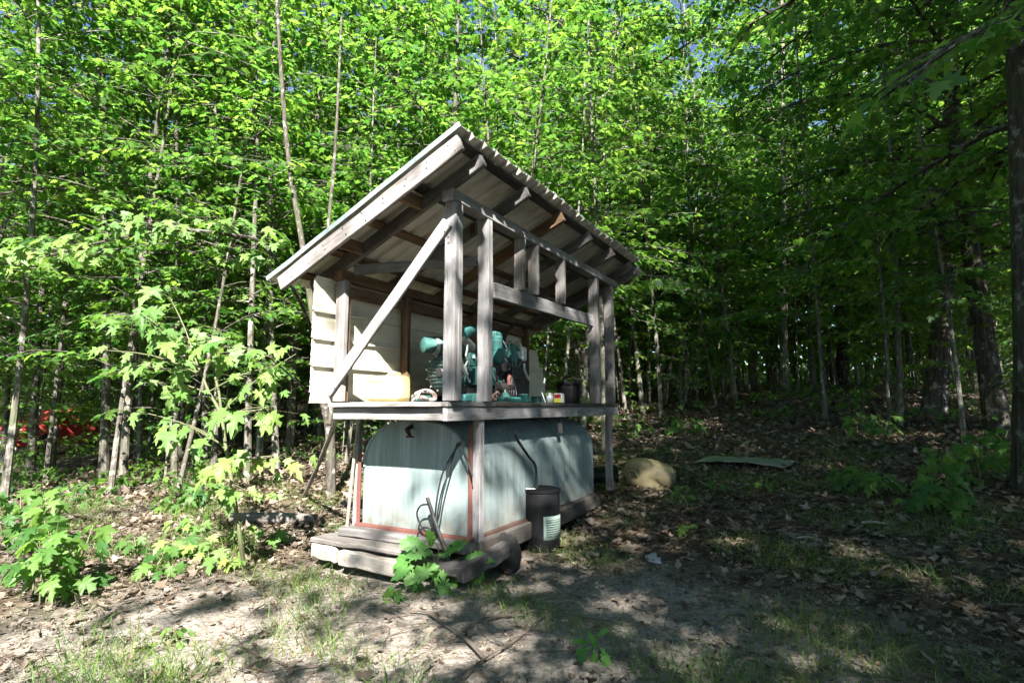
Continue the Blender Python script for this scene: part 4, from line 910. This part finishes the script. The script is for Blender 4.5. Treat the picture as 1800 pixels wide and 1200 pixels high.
# the wood: trees nothing tells apart, by region
PLACES = [(40, 'at the far left edge of the wood'), (200, 'around the red car'), (330, 'behind the left half of the sunlit sapling'), (480, 'behind the right half of the sunlit sapling'), (620, 'behind the cream siding'),
          (800, 'behind the lower roof slope'), (960, 'behind the roof ridge'), (1130, 'behind the roof eave'), (1270, 'just right of the shed'), (1400, 'beyond the mossy board'), (1560, 'where the path enters the wood'), (1700, 'behind the big shaded maples'), (9999, 'at the far right edge of the wood')]
def place_words(px): return next(t for lim, t in PLACES if px < lim)
def zone(px, Y, kind):
    row = 'front row' if Y < 10.5 else 'second row' if Y < 15 else 'third row' if Y < 22 else 'back rows'
    k = {'t': 'tall slender maple', 'p': 'young slim maple', 'f': 'maple'}[kind]
    return '%s, %s, %s' % (k, row, place_words(px)), 'maples ' + place_words(px)
pts = [(p_.x, p_.y) for p_ in (spot(o[4], o[5]) for o in ONE)]
def free(x, y, dmin): return all((x - a) ** 2 + (y - b) ** 2 > dmin * dmin for a, b in pts)
def open_ground(px, Y):
    if Y < 7.2: return True
    if 25 < px < 195 and 10.9 < Y < 20.5: return True
    if 470 < px < 1180 and Y < 8.6: return True
    if 1080 < px < 1720 and Y < 14.0 + 2.0 * math.sin(px * 0.01): return True
    return False
rw = random.Random(5); cnt = {'t': 0, 'p': 0, 'f': 0, 'b': 0}
for i in range(9000):
    Y = 7.2 + (rw.random() ** 0.75) * 27; px = rw.uniform(-140, 1940)
    if open_ground(px, Y): continue
    p = spot(px, Y); near = Y < 15
    if near:
        kind = 't' if rw.random() < 0.45 else 'p'
        if not free(p.x, p.y, 1.05 if kind == 't' else 0.75) or cnt[kind] > (44 if kind == 't' else 70): continue
        pr = TALL if kind == 't' else POLE
    else:
        kind = 'f'
        if not free(p.x, p.y, 1.3) or cnt['f'] > 165: continue
        pr = FAR
    cnt[kind] += 1; pts.append((p.x, p.y)); lb, gr = zone(px, Y, kind)
    place_tree('maple_tree', lb, 'tree', pr, rw.randrange(len(pr)), p, rw.uniform(0, 6.28), rw.uniform(0.8, 1.15), gr, tilt=(R(rw.gauss(0, 2)), R(rw.gauss(0, 2.5))))
for i in range(4000):                  # thin pale poles with few leaves
    if cnt['b'] >= 110: break
    Y = 9 + rw.random() * 15; px = rw.uniform(560, 1760) if rw.random() < 0.75 else rw.uniform(0, 560)
    if open_ground(px, Y): continue
    p = spot(px, Y)
    if not free(p.x, p.y, 0.35): continue
    cnt['b'] += 1; pts.append((p.x, p.y))
    g = place_words(px)
    place_tree('pole_sapling', 'thin pale pole-like sapling %s, %s' % ('nearer' if Y < 14 else 'farther back', g), 'sapling', BARE, rw.randrange(3), p, rw.uniform(0, 6.28), rw.uniform(0.8, 1.4), 'pole saplings ' + g, tilt=(R(rw.gauss(0, 4)), R(rw.gauss(0, 5))))
cnt['s'] = 0
for i in range(4000):                  # leafy understory
    if cnt['s'] >= 95: break
    Y = 7.0 + rw.random() * 13; px = rw.uniform(-80, 1880)
    if open_ground(px, Y) or (Y < 9 and 470 < px < 640) or (55 < px < 175 and Y < 19): continue
    p = spot(px, Y)
    if not free(p.x, p.y, 0.5): continue
    cnt['s'] += 1; pts.append((p.x, p.y)); g = place_words(px)
    place_tree('understory_maple', 'low bushy young maple %s, %s' % ('nearer' if Y < 10 else 'midway' if Y < 14 else 'farther back', g), 'sapling', SHRUB, rw.randrange(3), p, rw.uniform(0, 6.28), rw.uniform(0.7, 1.25), 'bushy young maples ' + g, tilt=(R(rw.gauss(0, 4)), R(rw.gauss(0, 5))))
# the far wood, one mass beyond the trees that can be told apart
def far_wood():
    rs = np.random.default_rng(99); parts = []; n = 420
    px = rs.uniform(-700, 2500, n); Y = rs.uniform(34, 62, n)
    for a, Yv in zip(px, Y):
        p = spot(a, Yv); h = rs.uniform(12, 18); parts.append(tube([(p.x, p.y, p.z - 0.3), (p.x + rs.normal(0, .4), p.y, p.z + h)], [rs.uniform(0.07, 0.2), 0.03], 5, False))
    V, F = join(parts); t = link('far_trunks', mesh_py('far_trunks', V, F), None, M['bark']); t['kind'] = 'stuff'; t['label'] = 'trunks of the far wood reading as one mass'
    m = 105000; px = rs.uniform(-700, 2500, m); Y = rs.uniform(33, 64, m); x = (px - 900) / FPX * Y
    zz = ground_z(x, Y) + 0.1 + 17 * rs.beta(0.85, 1.7, m); keep = rs.uniform(0, 1, m) < 0.35 + 0.65 * (np.sin(x * 0.7) * np.sin(zz * 0.8 + Y * 0.3) > -0.25); x, Y, zz = x[keep], Y[keep], zz[keep]; m = len(x)
    V, F = leaves_np(np.stack([x, Y, zz], 1), rs.normal(0, 1, (m, 3)), np.array([[0, 0, 1.0]]) + rs.normal(0, .5, (m, 3)), rs.uniform(0.35, 0.6, m), SIMPLE)
    o = link('far_foliage', mesh_np('far_foliage', V, F), None, M['leaf']); o['kind'] = 'stuff'; o['label'] = 'far maple foliage behind the nearer trees'
far_wood()

# ------------------------------------------------------------------ plants built leaf by leaf
LEAF_MESH = {}
def leaf_data(kind, k):
    key = (kind, k)
    if key not in LEAF_MESH:
        V, F = {'maple': MAPLE_HD, 'young': MAPLE_HD, 'oak': OAK, 'oval': OVAL}[kind]; V = V.copy(); rs = np.random.default_rng(k + 5)  # kind 'young' takes the paler leaf colour with sunlight in it
        V[1:, :2] *= 1 + rs.normal(0, 0.07, (len(V) - 1, 1)); V[:, 0] += rs.normal(0, 0.10) * V[:, 1] ** 2; V[:, 2] += 0.10 * np.sin(V[:, 0] * 5 + k) * V[:, 1] + rs.uniform(-0.5, 0.25) * V[:, 1] ** 2 + rs.uniform(-0.7, 0.5) * V[:, 0] ** 2 + rs.normal(0, 0.25) * V[:, 0] * V[:, 1]
        me = mesh_np('leaf', V, F, False); me.materials.append(M[{'maple': 'leaf', 'young': 'leaf_young_sunlit', 'oak': 'leaf_oak', 'oval': 'leaf'}[kind]]); LEAF_MESH[key] = me
    return LEAF_MESH[key]
def add_leaf(root, kind, pos, ydir, nrm, size):
    y = Vector(ydir).normalized(); x = y.cross(Vector(nrm)).normalized(); z = x.cross(y)
    o = link('leaf', leaf_data(kind, random.randrange(10)), root)
    mt = Matrix((x * size, y * size, z * size)).transposed().to_4x4(); mt.translation = Vector(pos); o.matrix_local = mt; return o
rp = random.Random(17)
def spray(root, org, kind, stem, a, b, spread, n, size, twigs, face=0.5):
    """leafy branch from a (on the stem) to b; leaves around b's half, hung nearly level and tipped toward the light"""
    a = Vector(a); b = Vector(b); mid = a.lerp(b, 0.5) + Vector((0, 0, 0.06 * (b - a).length))
    twigs.append(tube([p - org for p in smooth_path([a, mid, b], 3)], list(np.linspace(0.006, 0.0025, 7)), 5, False))
    for i in range(n):
        t = 0.35 + 0.75 * (i + rp.random()) / n; c = a.lerp(b, t); s = 1 if i % 2 else -1
        off = Vector((rp.gauss(0, spread[0]), rp.gauss(0, spread[1]), rp.gauss(0, spread[2])))
        q = c + off; twigs.append(tube([c - org, q - org], [0.002, 0.0012], 3, False))
        yd = Vector((off.x * 3 + rp.gauss(0, .5), off.y * 2 - face + rp.gauss(0, .35), -0.35 - 0.45 * rp.random()))
        nm = Vector((rp.gauss(0, .28), -0.55 + rp.gauss(0, .25), 1.0))
        add_leaf(root, kind, q - org, yd, nm, size * rp.uniform(0.45, 1.25))
def build_sunny_sapling():
    Y = 4.06; base = on_ground(432, 1005)
    T = thing('maple_sapling', 'sunlit young maple sapling with pale leaves left of the shed', 'sapling', base); org = base
    stem = [base + Vector((0, 0, -0.05)), at(420, 930, Y), at(408, 850, Y), at(397, 785, Y), at(388, 728, Y), at(368, 690, Y), at(352, 650, Y), at(345, 620, Y)]
    part(T, 'stem', tube([p - org for p in smooth_path(stem, 3)], list(np.linspace(0.017, 0.006, 22)), 8, True), 'green_stem')
    stem2 = [at(390, 735, Y), at(385, 690, Y), at(376, 650, Y + .1), at(378, 610, Y + .15)]
    part(T, 'stem', tube([p - org for p in smooth_path(stem2, 3)], list(np.linspace(0.010, 0.005, 10)), 6, True), 'green_stem')
    tw = []
    for (ax, ay, bx_, by, dy, sx, sz, n) in ((350, 648, 235, 540, -0.15, .12, .035, 26), (350, 650, 300, 525, 0.1, .10, .03, 18), (345, 622, 345, 600, -0.1, .14, .03, 20), (360, 660, 395, 598, 0, .10, .03, 12),
            (352, 655, 180, 615, 0.0, .09, .025, 12), (355, 660, 285, 635, -0.1, .09, .03, 14), (365, 690, 475, 645, -0.1, .10, .03, 20), (388, 725, 520, 622, 0.1, .07, .03, 12),
            (392, 735, 470, 715, -0.15, .11, .05, 26), (398, 785, 240, 722, 0.0, .07, .025, 11), (368, 692, 275, 672, 0.1, .10, .025, 14), (398, 790, 330, 745, 0.0, .06, .08, 12),
            (405, 830, 350, 812, -0.1, .10, .04, 18), (402, 820, 490, 800, 0.0, .13, .03, 22), (408, 850, 440, 870, 0.1, .10, .03, 8)):
        spray(T, org, 'young', None, at(ax, ay, Y), at(bx_, by, Y + dy), (sx, 0.12, sz), max(6, int(n * 0.62)), 0.122, tw)
    part(T, 'twigs', join(tw), 'green_stem')['kind'] = 'stuff'
build_sunny_sapling()
def build_leaning_maple():
    base = spot(588, 6.9); T = thing('maple_tree', 'forked leaning maple growing behind the cream siding with one long low branch', 'tree', base); org = base
    P = [base + Vector((0, 0, -0.1)), at(580, 760, 6.8), at(566, 690, 6.7), at(556, 600, 6.7), at(545, 520, 6.7), at(530, 420, 6.8), at(505, 260, 7.0), at(490, 60, 7.2), at(480, -150, 7.4)]
    tr = part(T, 'trunk', tube([p - org for p in smooth_path(P, 4)], list(np.linspace(0.062, 0.018, 33)), 10, True), 'bark_dark')
    P = [at(578, 745, 6.75), at(590, 650, 6.8), at(583, 560, 6.9), at(575, 440, 7.0), at(590, 250, 7.2), at(600, 30, 7.4)]
    part(T, 'trunk', tube([p - org for p in smooth_path(P, 4)], list(np.linspace(0.042, 0.014, 21)), 8, True), 'bark_dark')
    P = [at(552, 590, 6.7), at(525, 525, 6.0), at(465, 432, 5.4), at(400, 412, 5.1), at(300, 405, 4.9), at(180, 425, 4.7), at(60, 455, 4.6), at(-30, 470, 4.5)]
    sp_ = smooth_path(P, 4); part(T, 'limb', tube([p - org for p in sp_], list(np.linspace(0.022, 0.006, len(sp_))), 6, True), 'bark_dark')
    P2 = [at(552, 700, 6.7), at(505, 655, 5.6), at(470, 625, 5.2)]
    part(T, 'limb', tube([p - org for p in smooth_path(P2, 4)], list(np.linspace(0.012, 0.005, 9)), 6, True), 'bark_dark')
    tw = []
    for (ax, ay, Ya, bx_, by, Yb, sx, n) in ((420, 414, 5.15, 380, 382, 5.0, .15, 26), (350, 408, 5.0, 300, 390, 4.85, .16, 26), (300, 405, 4.9, 230, 388, 4.8, .14, 22), (250, 412, 4.8, 190, 400, 4.7, .12, 18),
             (180, 425, 4.7, 130, 440, 4.6, .14, 20), (120, 440, 4.65, 60, 442, 4.55, .14, 20), (80, 450, 4.6, 20, 470, 4.5, .13, 16), (60, 455, 4.6, -10, 440, 4.5, .13, 12), (470, 440, 5.4, 495, 428, 5.3, .06, 10), (450, 430, 5.35, 410, 450, 5.2, .1, 10), (475, 628, 5.2, 440, 610, 5.1, .1, 10)):
        spray(T, org, 'young', None, at(ax, ay, Ya), at(bx_, by, Yb), (sx, 0.14, 0.025), max(6, int(n * 0.75)), 0.122, tw)
    part(T, 'twigs', join(tw), 'bark_dark')['kind'] = 'stuff'
build_leaning_maple()
def seedling(name, label, cat, base, kind, stems, n, spread, h, size, group=None, face=0.5, hmin=0.25):
    T = thing(name, label, cat, base, 0, group); tw = []
    for s in range(stems):
        bx_ = Vector((rp.gauss(0, spread * .35), rp.gauss(0, spread * .25), -0.02)); top = bx_ * 2.2 + Vector((rp.gauss(0, spread * .3), rp.gauss(0, spread * .2), h * rp.uniform(0.75, 1.0)))
        tw.append(tube([tuple(bx_), tuple(bx_.lerp(top, 0.5) + Vector((0.01, 0, 0.02))), tuple(top)], [0.006, 0.005, 0.003], 5, False))
        for i in range(n // stems):
            t = hmin + (1 - hmin) * (i + rp.random()) / (n / stems); c = bx_.lerp(top, t); an = i * 2.4 + rp.random()
            rr = spread * rp.uniform(0.25, 0.8) * (1.15 - 0.6 * t); q = c + Vector((math.cos(an) * rr, math.sin(an) * rr * .8, 0.03 + rp.gauss(0, .02)))
            tw.append(tube([tuple(c), tuple(c.lerp(q, .5) + Vector((0, 0, .015))), tuple(q)], [0.0025, 0.002, 0.0015], 3, False))
            add_leaf(T, kind, q, Vector((math.cos(an), math.sin(an) - face, -0.3 - .3 * rp.random())), Vector((rp.gauss(0, .25), -0.5 + rp.gauss(0, .25), 1)), size * rp.uniform(0.7, 1.2))
    part(T, 'stem', join(tw), 'green_stem')['kind'] = 'stuff'; return T
p = on_ground(70, 1085); seedling('maple_bush', 'leafy green maple bush in the lower left corner', 'bush', p + Vector((-0.16, 0.28, 0)), 'maple', 6, 72, 0.21, 0.52, 0.12)
p = on_ground(10, 1000); seedling('maple_bush', 'second maple bush at the left edge behind the corner one', 'bush', p + Vector((-0.22, 0.4, 0)), 'maple', 4, 44, 0.24, 0.58, 0.125)
for px, py, lb in ((230, 985, 'pale low seedling between the corner bush and the sunlit sapling'), (330, 945, 'sunny low seedling just before the log end'), (470, 880, 'sunny seedling between the log and the leaning pole'), (255, 1010, 'low maple seedling left of the sapling foot'), (310, 985, 'low spreading maple seedling in sun before the log'), (365, 1000, 'low maple seedling touching the sunlit sapling stem'), (405, 965, 'pale sunlit maple seedling behind the sapling stem'), (300, 905, 'maple seedling behind the low sunlit ones at left')):
    seedling('maple_seedling', lb, 'seedling', on_ground(px, py), 'young' if px > 300 else 'maple', 2, 14, 0.17, 0.20, 0.10, 'maple seedlings under the sapling')
p = on_ground(765, 1040)
def build_oak():
    base = p + Vector((0, 0.05, 0)); T = thing('oak_seedling', 'bright green oak seedling with lobed leaves in front of the tank', 'seedling', base); tw = []; Y = base.y
    for (px, py, ln, ang, tl) in ((735, 955, .17, 150, .1), (720, 975, .16, 200, .3), (760, 945, .12, 80, -.1), (775, 985, .19, 225, .5), (712, 1000, .13, 200, .5), (750, 1000, .17, 195, .3), (800, 960, .13, 20, .1),
            (835, 975, .14, 12, .0), (808, 985, .12, 10, .2), (778, 1025, .18, 268, .6), (830, 1012, .14, 4, .1), (800, 1020, .11, 230, .4), (735, 1020, .12, 250, .5), (725, 1008, .12, 215, .4), (790, 968, .13, 40, .1), (742, 968, .15, 170, .2), (765, 1005, .14, 300, .5)):
        q = at(px, py, Y - 0.05 + rp.gauss(0, .05)) - base; a = R(ang)
        st = Vector((0.0 + rp.gauss(0, .015), 0, max(0.02, q.z * 0.75)))
        tw.append(tube([(0, 0, -0.02), tuple(st * 0.6), tuple(st), tuple(q)], [0.006, 0.005, 0.003, 0.0015], 4, False))
        add_leaf(T, 'oak', q - Vector((math.cos(a), 0, math.sin(a))) * ln * 0.5, (math.cos(a), -0.35, math.sin(a) * 0.9), (rp.gauss(0, .15), -0.9, 0.55 + rp.gauss(0, .1)), ln * 1.15)
    part(T, 'stem', join(tw), 'green_stem')
build_oak()
def build_small_oak():
    base = on_ground(1042, 1165); T = thing('oak_seedling', 'small bright oak seedling alone on the foreground dirt', 'seedling', base); tw = []; Y = base.y - .02
    for px, py, ln, ang in ((1058, 1112, .055, 30), (1022, 1125, .065, 170), (1025, 1140, .06, 185), (1022, 1155, .06, 215), (1045, 1152, .055, 270), (1062, 1150, .07, 290), (1045, 1128, .05, 100)):
        q = at(px, py, Y) - base; a = R(ang); tw.append(tube([(0, 0, -0.01), (0, 0, q.z * .7), tuple(q)], [0.003, 0.002, 0.001], 4, False))
        add_leaf(T, 'oak', q - Vector((math.cos(a), 0, math.sin(a))) * ln * .5, (math.cos(a), -0.4, math.sin(a)), (rp.gauss(0, .1), -0.6, 0.8), ln * 1.25)
    part(T, 'stem', join(tw), 'green_stem')
build_small_oak()
for px, py, n, sp_, h, lb in ((1640, 905, 40, .30, .36, 'large shaded maple seedling clump at the right edge'), (1505, 868, 26, .26, .22, 'low shaded maple seedling left of the large right clump'), (1700, 935, 10, .12, .14, 'small yellow-green maple seedling below the large right clump'),
        (1720, 860, 30, .3, .5, 'taller shaded maple seedling near the right trunk'), (1190, 770, 34, .5, .45, 'shaded maple seedling clump behind the tan jug'), (1210, 890, 12, .16, .2, 'small seedling in front of the tan jug'), (1200, 935, 10, .10, .1, 'tiny seedling between the drum and the board'),
        (1300, 868, 10, .18, .14, 'low seedling right of the tan jug before the board'), (1660, 750, 26, .5, .6, 'shaded maple seedling far right below the dark trunks'), (700, 1055, 8, .07, .07, 'tiny plant by the foot of the oak seedling'), (300, 1130, 12, .12, .1, 'broad-leaved weed in the lower left grass')):
    seedling('maple_seedling' if 'weed' not in lb and 'tiny plant' not in lb else 'small_weed', lb, 'seedling' if 'weed' not in lb and 'tiny plant' not in lb else 'weed', on_ground(px, py), 'maple' if 'weed' not in lb else 'oval', 2, n, sp_, h, 0.13 if n > 12 else 0.075)
# seedling carpet further back: three kinds, copied
PRO = []
for k in range(3):
    T = seedling('maple_seedling', '', 'seedling', Vector((0, 0, -50)), 'maple', 2, 16, 0.30, 0.38, 0.12); PRO.append(T)
bpy.context.view_layer.update()
def seed_zone(px, Y): return ('nearby' if Y < 10 else 'midway back' if Y < 15 else 'far back') + ' on the floor ' + place_words(px)
rs_ = random.Random(3); k = 0
def merge_seedling(T):
    V = []; F = []; idx = []
    for ch in T.children:
        me = ch.data; o = len(V); ml = ch.matrix_local
        V += [tuple(ml @ v.co) for v in me.vertices]
        for pl in me.polygons: F.append(tuple(i + o for i in pl.vertices)); idx.append(0 if ch.name.startswith('leaf') else 1)
    me = mesh_py('foliage', V, F); me.materials.append(M['leaf']); me.materials.append(M['green_stem']); me.polygons.foreach_set('material_index', idx); return me
SM = [merge_seedling(T) for T in PRO]
for T in PRO:
    for ch in list(T.children): bpy.data.objects.remove(ch)
    bpy.data.objects.remove(T)
while k < 260:
    Y = rs_.uniform(5.2, 20); px = rs_.uniform(-60, 1860) if k % 7 else rs_.uniform(150, 560)
    if (Y < 8.2 and 440 < px < 1250) or (px < 560 and Y < 6.3): continue
    if 1130 < px < 1700 and Y < 11 and rs_.random() < 0.85: continue
    q = spot(px, Y); o = link('maple_seedling', SM[k % 3]); o.location = q; o.rotation_euler = (0, 0, rs_.uniform(0, 6.28)); s = rs_.uniform(0.35, 1.0) * (1.0 if px < 700 else 1.3); o.scale = (s, s, s)
    tag(o, 'small maple seedling ' + seed_zone(px, Y), 'seedling', 'maple seedlings ' + place_words(px)); k += 1

# ------------------------------------------------------------------ litter, grass, twigs
def scatter(n, xr, yr, dens):
    x = rng.uniform(*xr, n); y = yr[0] + (yr[1] - yr[0]) * rng.uniform(0, 1, n) ** 1.5; k = rng.uniform(0, 1, n) < dens(x, y); return x[k], y[k]
def in_shed(x, y):
    dx, dy = x - SX, y - SY; u = dx * sP + dy * cP; v = -dx * cP + dy * sP; return (u > 0.1) & (u < 2.7) & (v > -0.02) & (v < 1.15)
def build_litter():
    x, y = scatter(105000, (-9, 10), (1.6, 15), lambda x, y: np.where(in_shed(x, y), 0, np.where(np.abs(x) < y * 1.0 + 1.2, 1.0 - 0.92 * bare_amount(x, y), 0)))
    m = len(x); z = ground_z(x, y) + rng.uniform(0.004, 0.028, m)
    h = m // 2; P_ = np.stack([x, y, z], 1); D_ = np.stack([rng.normal(0, 1, m), rng.normal(0, 1, m), rng.normal(0, .2, m)], 1); N_ = np.array([[0, 0, 1.0]]) + rng.normal(0, .32, (m, 3)); S_ = rng.lognormal(-3.25, 0.38, m) * (0.66 + 0.07 * y)
    V, F = leaves_np(P_[:h], D_[:h], N_[:h], S_[:h], CURLED); V2, F2 = leaves_np(P_[h:], D_[h:], N_[h:] + 0, S_[h:] * 1.25, FLATDEAD)
    F = np.concatenate([F, F2 + len(V)]); V = np.concatenate([V, V2])
    o = link('leaf_litter', mesh_np('leaf_litter', V, F), None, M['litter']); o['kind'] = 'stuff'; o['label'] = 'curled brown dead leaves covering the ground'
build_litter()
def build_grass():
    def dens(x, y):
        n = np.sin(x * 2.1 + 1.3 * np.sin(y * 1.7)) * np.sin(y * 2.9 + np.sin(x * 2.3)) + 0.5 * np.sin(x * 5.3 + y * 4.1)
        d = np.clip((n + 0.15) * 0.8, 0, 1) * np.where(x < 0.2, 1.0, 0.75)
        return np.where(in_shed(x, y), 0, np.where(np.abs(x) < y * 1.0 + .6, d, 0))
    x, y = scatter(190000, (-6, 6), (1.6, 8.5), dens); m = len(x); z = ground_z(x, y)
    d = np.stack([rng.normal(0, .55, m), rng.normal(0, .55, m), np.ones(m)], 1); h = rng.uniform(0.03, 0.12, m) * np.where(rng.uniform(0, 1, m) < .1, 1.5, 1)
    b = np.stack([x, y, z - 0.005], 1); s = norm(np.stack([rng.normal(0, 1, m), rng.normal(0, 1, m), np.zeros(m)], 1)) * rng.uniform(0.0015, 0.003, m)[:, None]
    mid = b + d * (h * .6)[:, None]; tip = b + d * h[:, None] + np.stack([d[:, 0], d[:, 1], -0.5 * np.ones(m)], 1) * (h * .45)[:, None]
    V = np.stack([b - s, b + s, mid + s * .8, mid - s * .8, tip], 1).reshape(-1, 3); F = (np.array([[0, 1, 2], [0, 2, 3], [3, 2, 4]])[None] + (np.arange(m) * 5)[:, None, None]).reshape(-1, 3)
    o = link('grass', mesh_np('grass', V, F), None, M['grass']); o['kind'] = 'stuff'; o['label'] = 'thin short grass growing in patches on the dirt'
build_grass()
def build_straw():
    x, y = scatter(42000, (-5, 5), (1.6, 7.5), lambda x, y: np.where(in_shed(x, y), 0, np.where(np.abs(x) < y + .6, 0.35 + 0.65 * (np.sin(x * 3.1 + 2 * np.sin(y * 2.2)) * np.sin(y * 3.7) > -0.2), 0))); m = len(x)
    an = rng.uniform(0, 6.28, m); L = rng.uniform(0.025, 0.11, m); c, s_ = np.cos(an) * L, np.sin(an) * L; z = ground_z(x, y) + rng.uniform(0.002, 0.014, m)
    z2 = ground_z(x + c, y + s_) + rng.uniform(0.002, 0.022, m); a = np.stack([x, y, z], 1); b = np.stack([x + c, y + s_, z2], 1); mid = (a + b) / 2 + np.stack([rng.normal(0, .006, m), rng.normal(0, .006, m), rng.uniform(0, .008, m)], 1)
    sd = norm(np.stack([-s_, c, rng.normal(0, .01, m)], 1)) * rng.uniform(0.0008, 0.0022, m)[:, None]
    V = np.stack([a - sd, a + sd, mid + sd, mid - sd, b], 1).reshape(-1, 3); F = (np.array([[0, 1, 2], [0, 2, 3], [3, 2, 4]])[None] + (np.arange(m) * 5)[:, None, None]).reshape(-1, 3)
    o = link('dead_grass', mesh_np('dead_grass', V, F), None, M['straw']); o['kind'] = 'stuff'; o['label'] = 'dead grass and straw lying flat on the dirt'
build_straw()
def build_crumbs():
    x, y = scatter(16000, (-3.5, 4.0), (1.7, 5.2), lambda x, y: np.where(in_shed(x, y), 0, np.where(np.abs(x) < y + .3, 1.0, 0))); m = len(x)
    T = (np.array([(0.5, 0, 0), (0, 0.5, 0), (-0.5, 0, 0), (0, -0.5, 0), (0, 0, 0.35), (0, 0, -0.35)]), np.array([(0, 1, 4), (1, 2, 4), (2, 3, 4), (3, 0, 4), (1, 0, 5), (2, 1, 5), (3, 2, 5), (0, 3, 5)]))
    V, F = leaves_np(np.stack([x, y, ground_z(x, y) + 0.004], 1), rng.normal(0, 1, (m, 3)), rng.normal(0, 1, (m, 3)), rng.lognormal(-4.75, 0.55, m), T)
    o = link('soil_crumbs', mesh_np('soil_crumbs', V, F), None, M['litter']); o['kind'] = 'stuff'; o['label'] = 'soil crumbs and grit on the bare dirt'
build_crumbs()
def build_twig_litter():
    x, y = scatter(1500, (-5, 7), (1.7, 9), lambda x, y: np.where(in_shed(x, y), 0, 0.8)); parts = []
    for a, b in zip(x, y):
        L = rng.uniform(0.05, 0.3); an = rng.uniform(0, 6.28); z = gz(a, b) + 0.012; c, s = math.cos(an) * L, math.sin(an) * L
        parts.append(tube([(a, b, z), (a + c * .5 + rng.normal(0, .02), b + s * .5, z + 0.012), (a + c, b + s, gz(a + c, b + s) + 0.01)], [0.0035, 0.003, 0.0015], 4, False))
    V, F = join(parts); o = link('twig_litter', mesh_py('twig_litter', V, F), None, M['twig']); o['kind'] = 'stuff'; o['label'] = 'small dead twigs strewn among the leaves'
build_twig_litter()
def ground_branch(label, px, r0, r1, mat='twig'):
    P = [on_ground(x, y) + Vector((0, 0, 0.018 + 0.012 * (i % 2))) for i, (x, y) in enumerate(px)]
    stick('fallen_branch', label, 'branch', P, (r0, r1), mat, 6)
ground_branch('fallen dark branch slanting from the dirt centre to the bottom edge', [(720, 1080), (750, 1086), (790, 1110), (820, 1135), (852, 1165)], 0.006, 0.011)
ground_branch('long arching twig running right from the dark branch', [(812, 1114), (850, 1098), (900, 1086), (958, 1081), (1010, 1088), (1110, 1108)], 0.008, 0.003)
ground_branch('straight twig rising from the bottom edge to the drum', [(815, 1200), (850, 1170), (910, 1130), (955, 1092), (995, 1058)], 0.007, 0.003)
ground_branch('thin bent twig left of the dark branch end', [(672, 1076), (692, 1086), (710, 1093)], 0.004, 0.002)
ground_branch('pale stick lying in the shade at the right', [(1515, 922), (1540, 924), (1562, 925)], 0.012, 0.008, 'pale_wood')
ground_branch('second pale stick on the leaves left of the first', [(1395, 950), (1420, 951), (1445, 954)], 0.009, 0.006, 'pale_wood')
p = on_ground(1148, 985); lump('stone', 'pale flat stone half buried right of the drum', 'stone', (p.x, p.y, p.z + 0.01), 0.05, 0.11, 0.03, 'stone', 8)
p = on_ground(900, 1196)

# ------------------------------------------------------------------ red car glimpsed through the wood
def build_car():
    c = at_px(124, 18.5); C_ = thing('parked_car', 'red car glimpsed between dark trunks at the far left', 'car', c, R(76))
    prof = [(-2.1, 0.30), (-2.15, 0.55), (-2.05, 0.82), (-1.15, 0.92), (-0.55, 1.38), (0.75, 1.42), (1.45, 1.0), (2.05, 0.92), (2.15, 0.6), (2.1, 0.30)]
    V = []; F = []; n = len(prof)
    for s in (-0.86, -0.80, 0.80, 0.86):
        for x, z in prof:
            k = 0.82 if z > 1.1 else 1.0; V.append((x * (1 if abs(s) < .85 else .985), s * k, z if abs(s) < .85 else z * 0.985 + 0.01))
    for i in range(3):
        for j in range(n): F.append((i * n + j, i * n + (j + 1) % n, (i + 1) * n + (j + 1) % n, (i + 1) * n + j))
    F.append(tuple(range(n - 1, -1, -1))); F.append(tuple(3 * n + j for j in range(n)))
    b = part(C_, 'body', (V, F), 'car_red', smooth=False); md = b.modifiers.new('b', 'BEVEL'); md.width = 0.05; md.segments = 2
    for s in (-1, 1):
        part(C_, 'side_window', ([(-0.95, s * 0.80, 0.96), (1.2, s * 0.80, 1.0), (0.68, s * 0.735, 1.33), (-0.48, s * 0.735, 1.30), (-0.95, s * 0.83, 0.96), (1.2, s * 0.83, 1.0), (0.68, s * 0.745, 1.33), (-0.48, s * 0.745, 1.30)], [(0, 1, 2, 3), (7, 6, 5, 4), (0, 4, 5, 1), (1, 5, 6, 2), (2, 6, 7, 3), (3, 7, 4, 0)]), 'glass', smooth=False)
        for x in (-1.35, 1.35):
            wv, wf = lathe([(0.17, -0.1), (0.31, -0.1), (0.33, -0.06), (0.33, 0.06), (0.31, 0.1), (0.17, 0.1)], 20)
            wh = part(C_, 'wheel', ([(a, c2, b2) for a, b2, c2 in wv], wf), 'rubber', loc=(x, s * 0.82, 0.33))
            hv, hf = lathe([(0.05, 0.11), (0.18, 0.104), (0.19, 0.09), (0.19, -0.09), (0.18, -0.104), (0.05, -0.11)], 16)
            part(C_, 'rim', ([(a, c2, b2) for a, b2, c2 in hv], hf), 'chrome', parent=wh)
        part(C_, 'headlight', rounded_box(0.06, 0.3, 0.14, 0.02, 1), 'chrome', loc=(-2.12, s * 0.6, 0.68))
    part(C_, 'bumper', rounded_box(0.14, 1.7, 0.16, 0.04, 2), 'chrome', loc=(-2.16, 0, 0.42))
build_car()
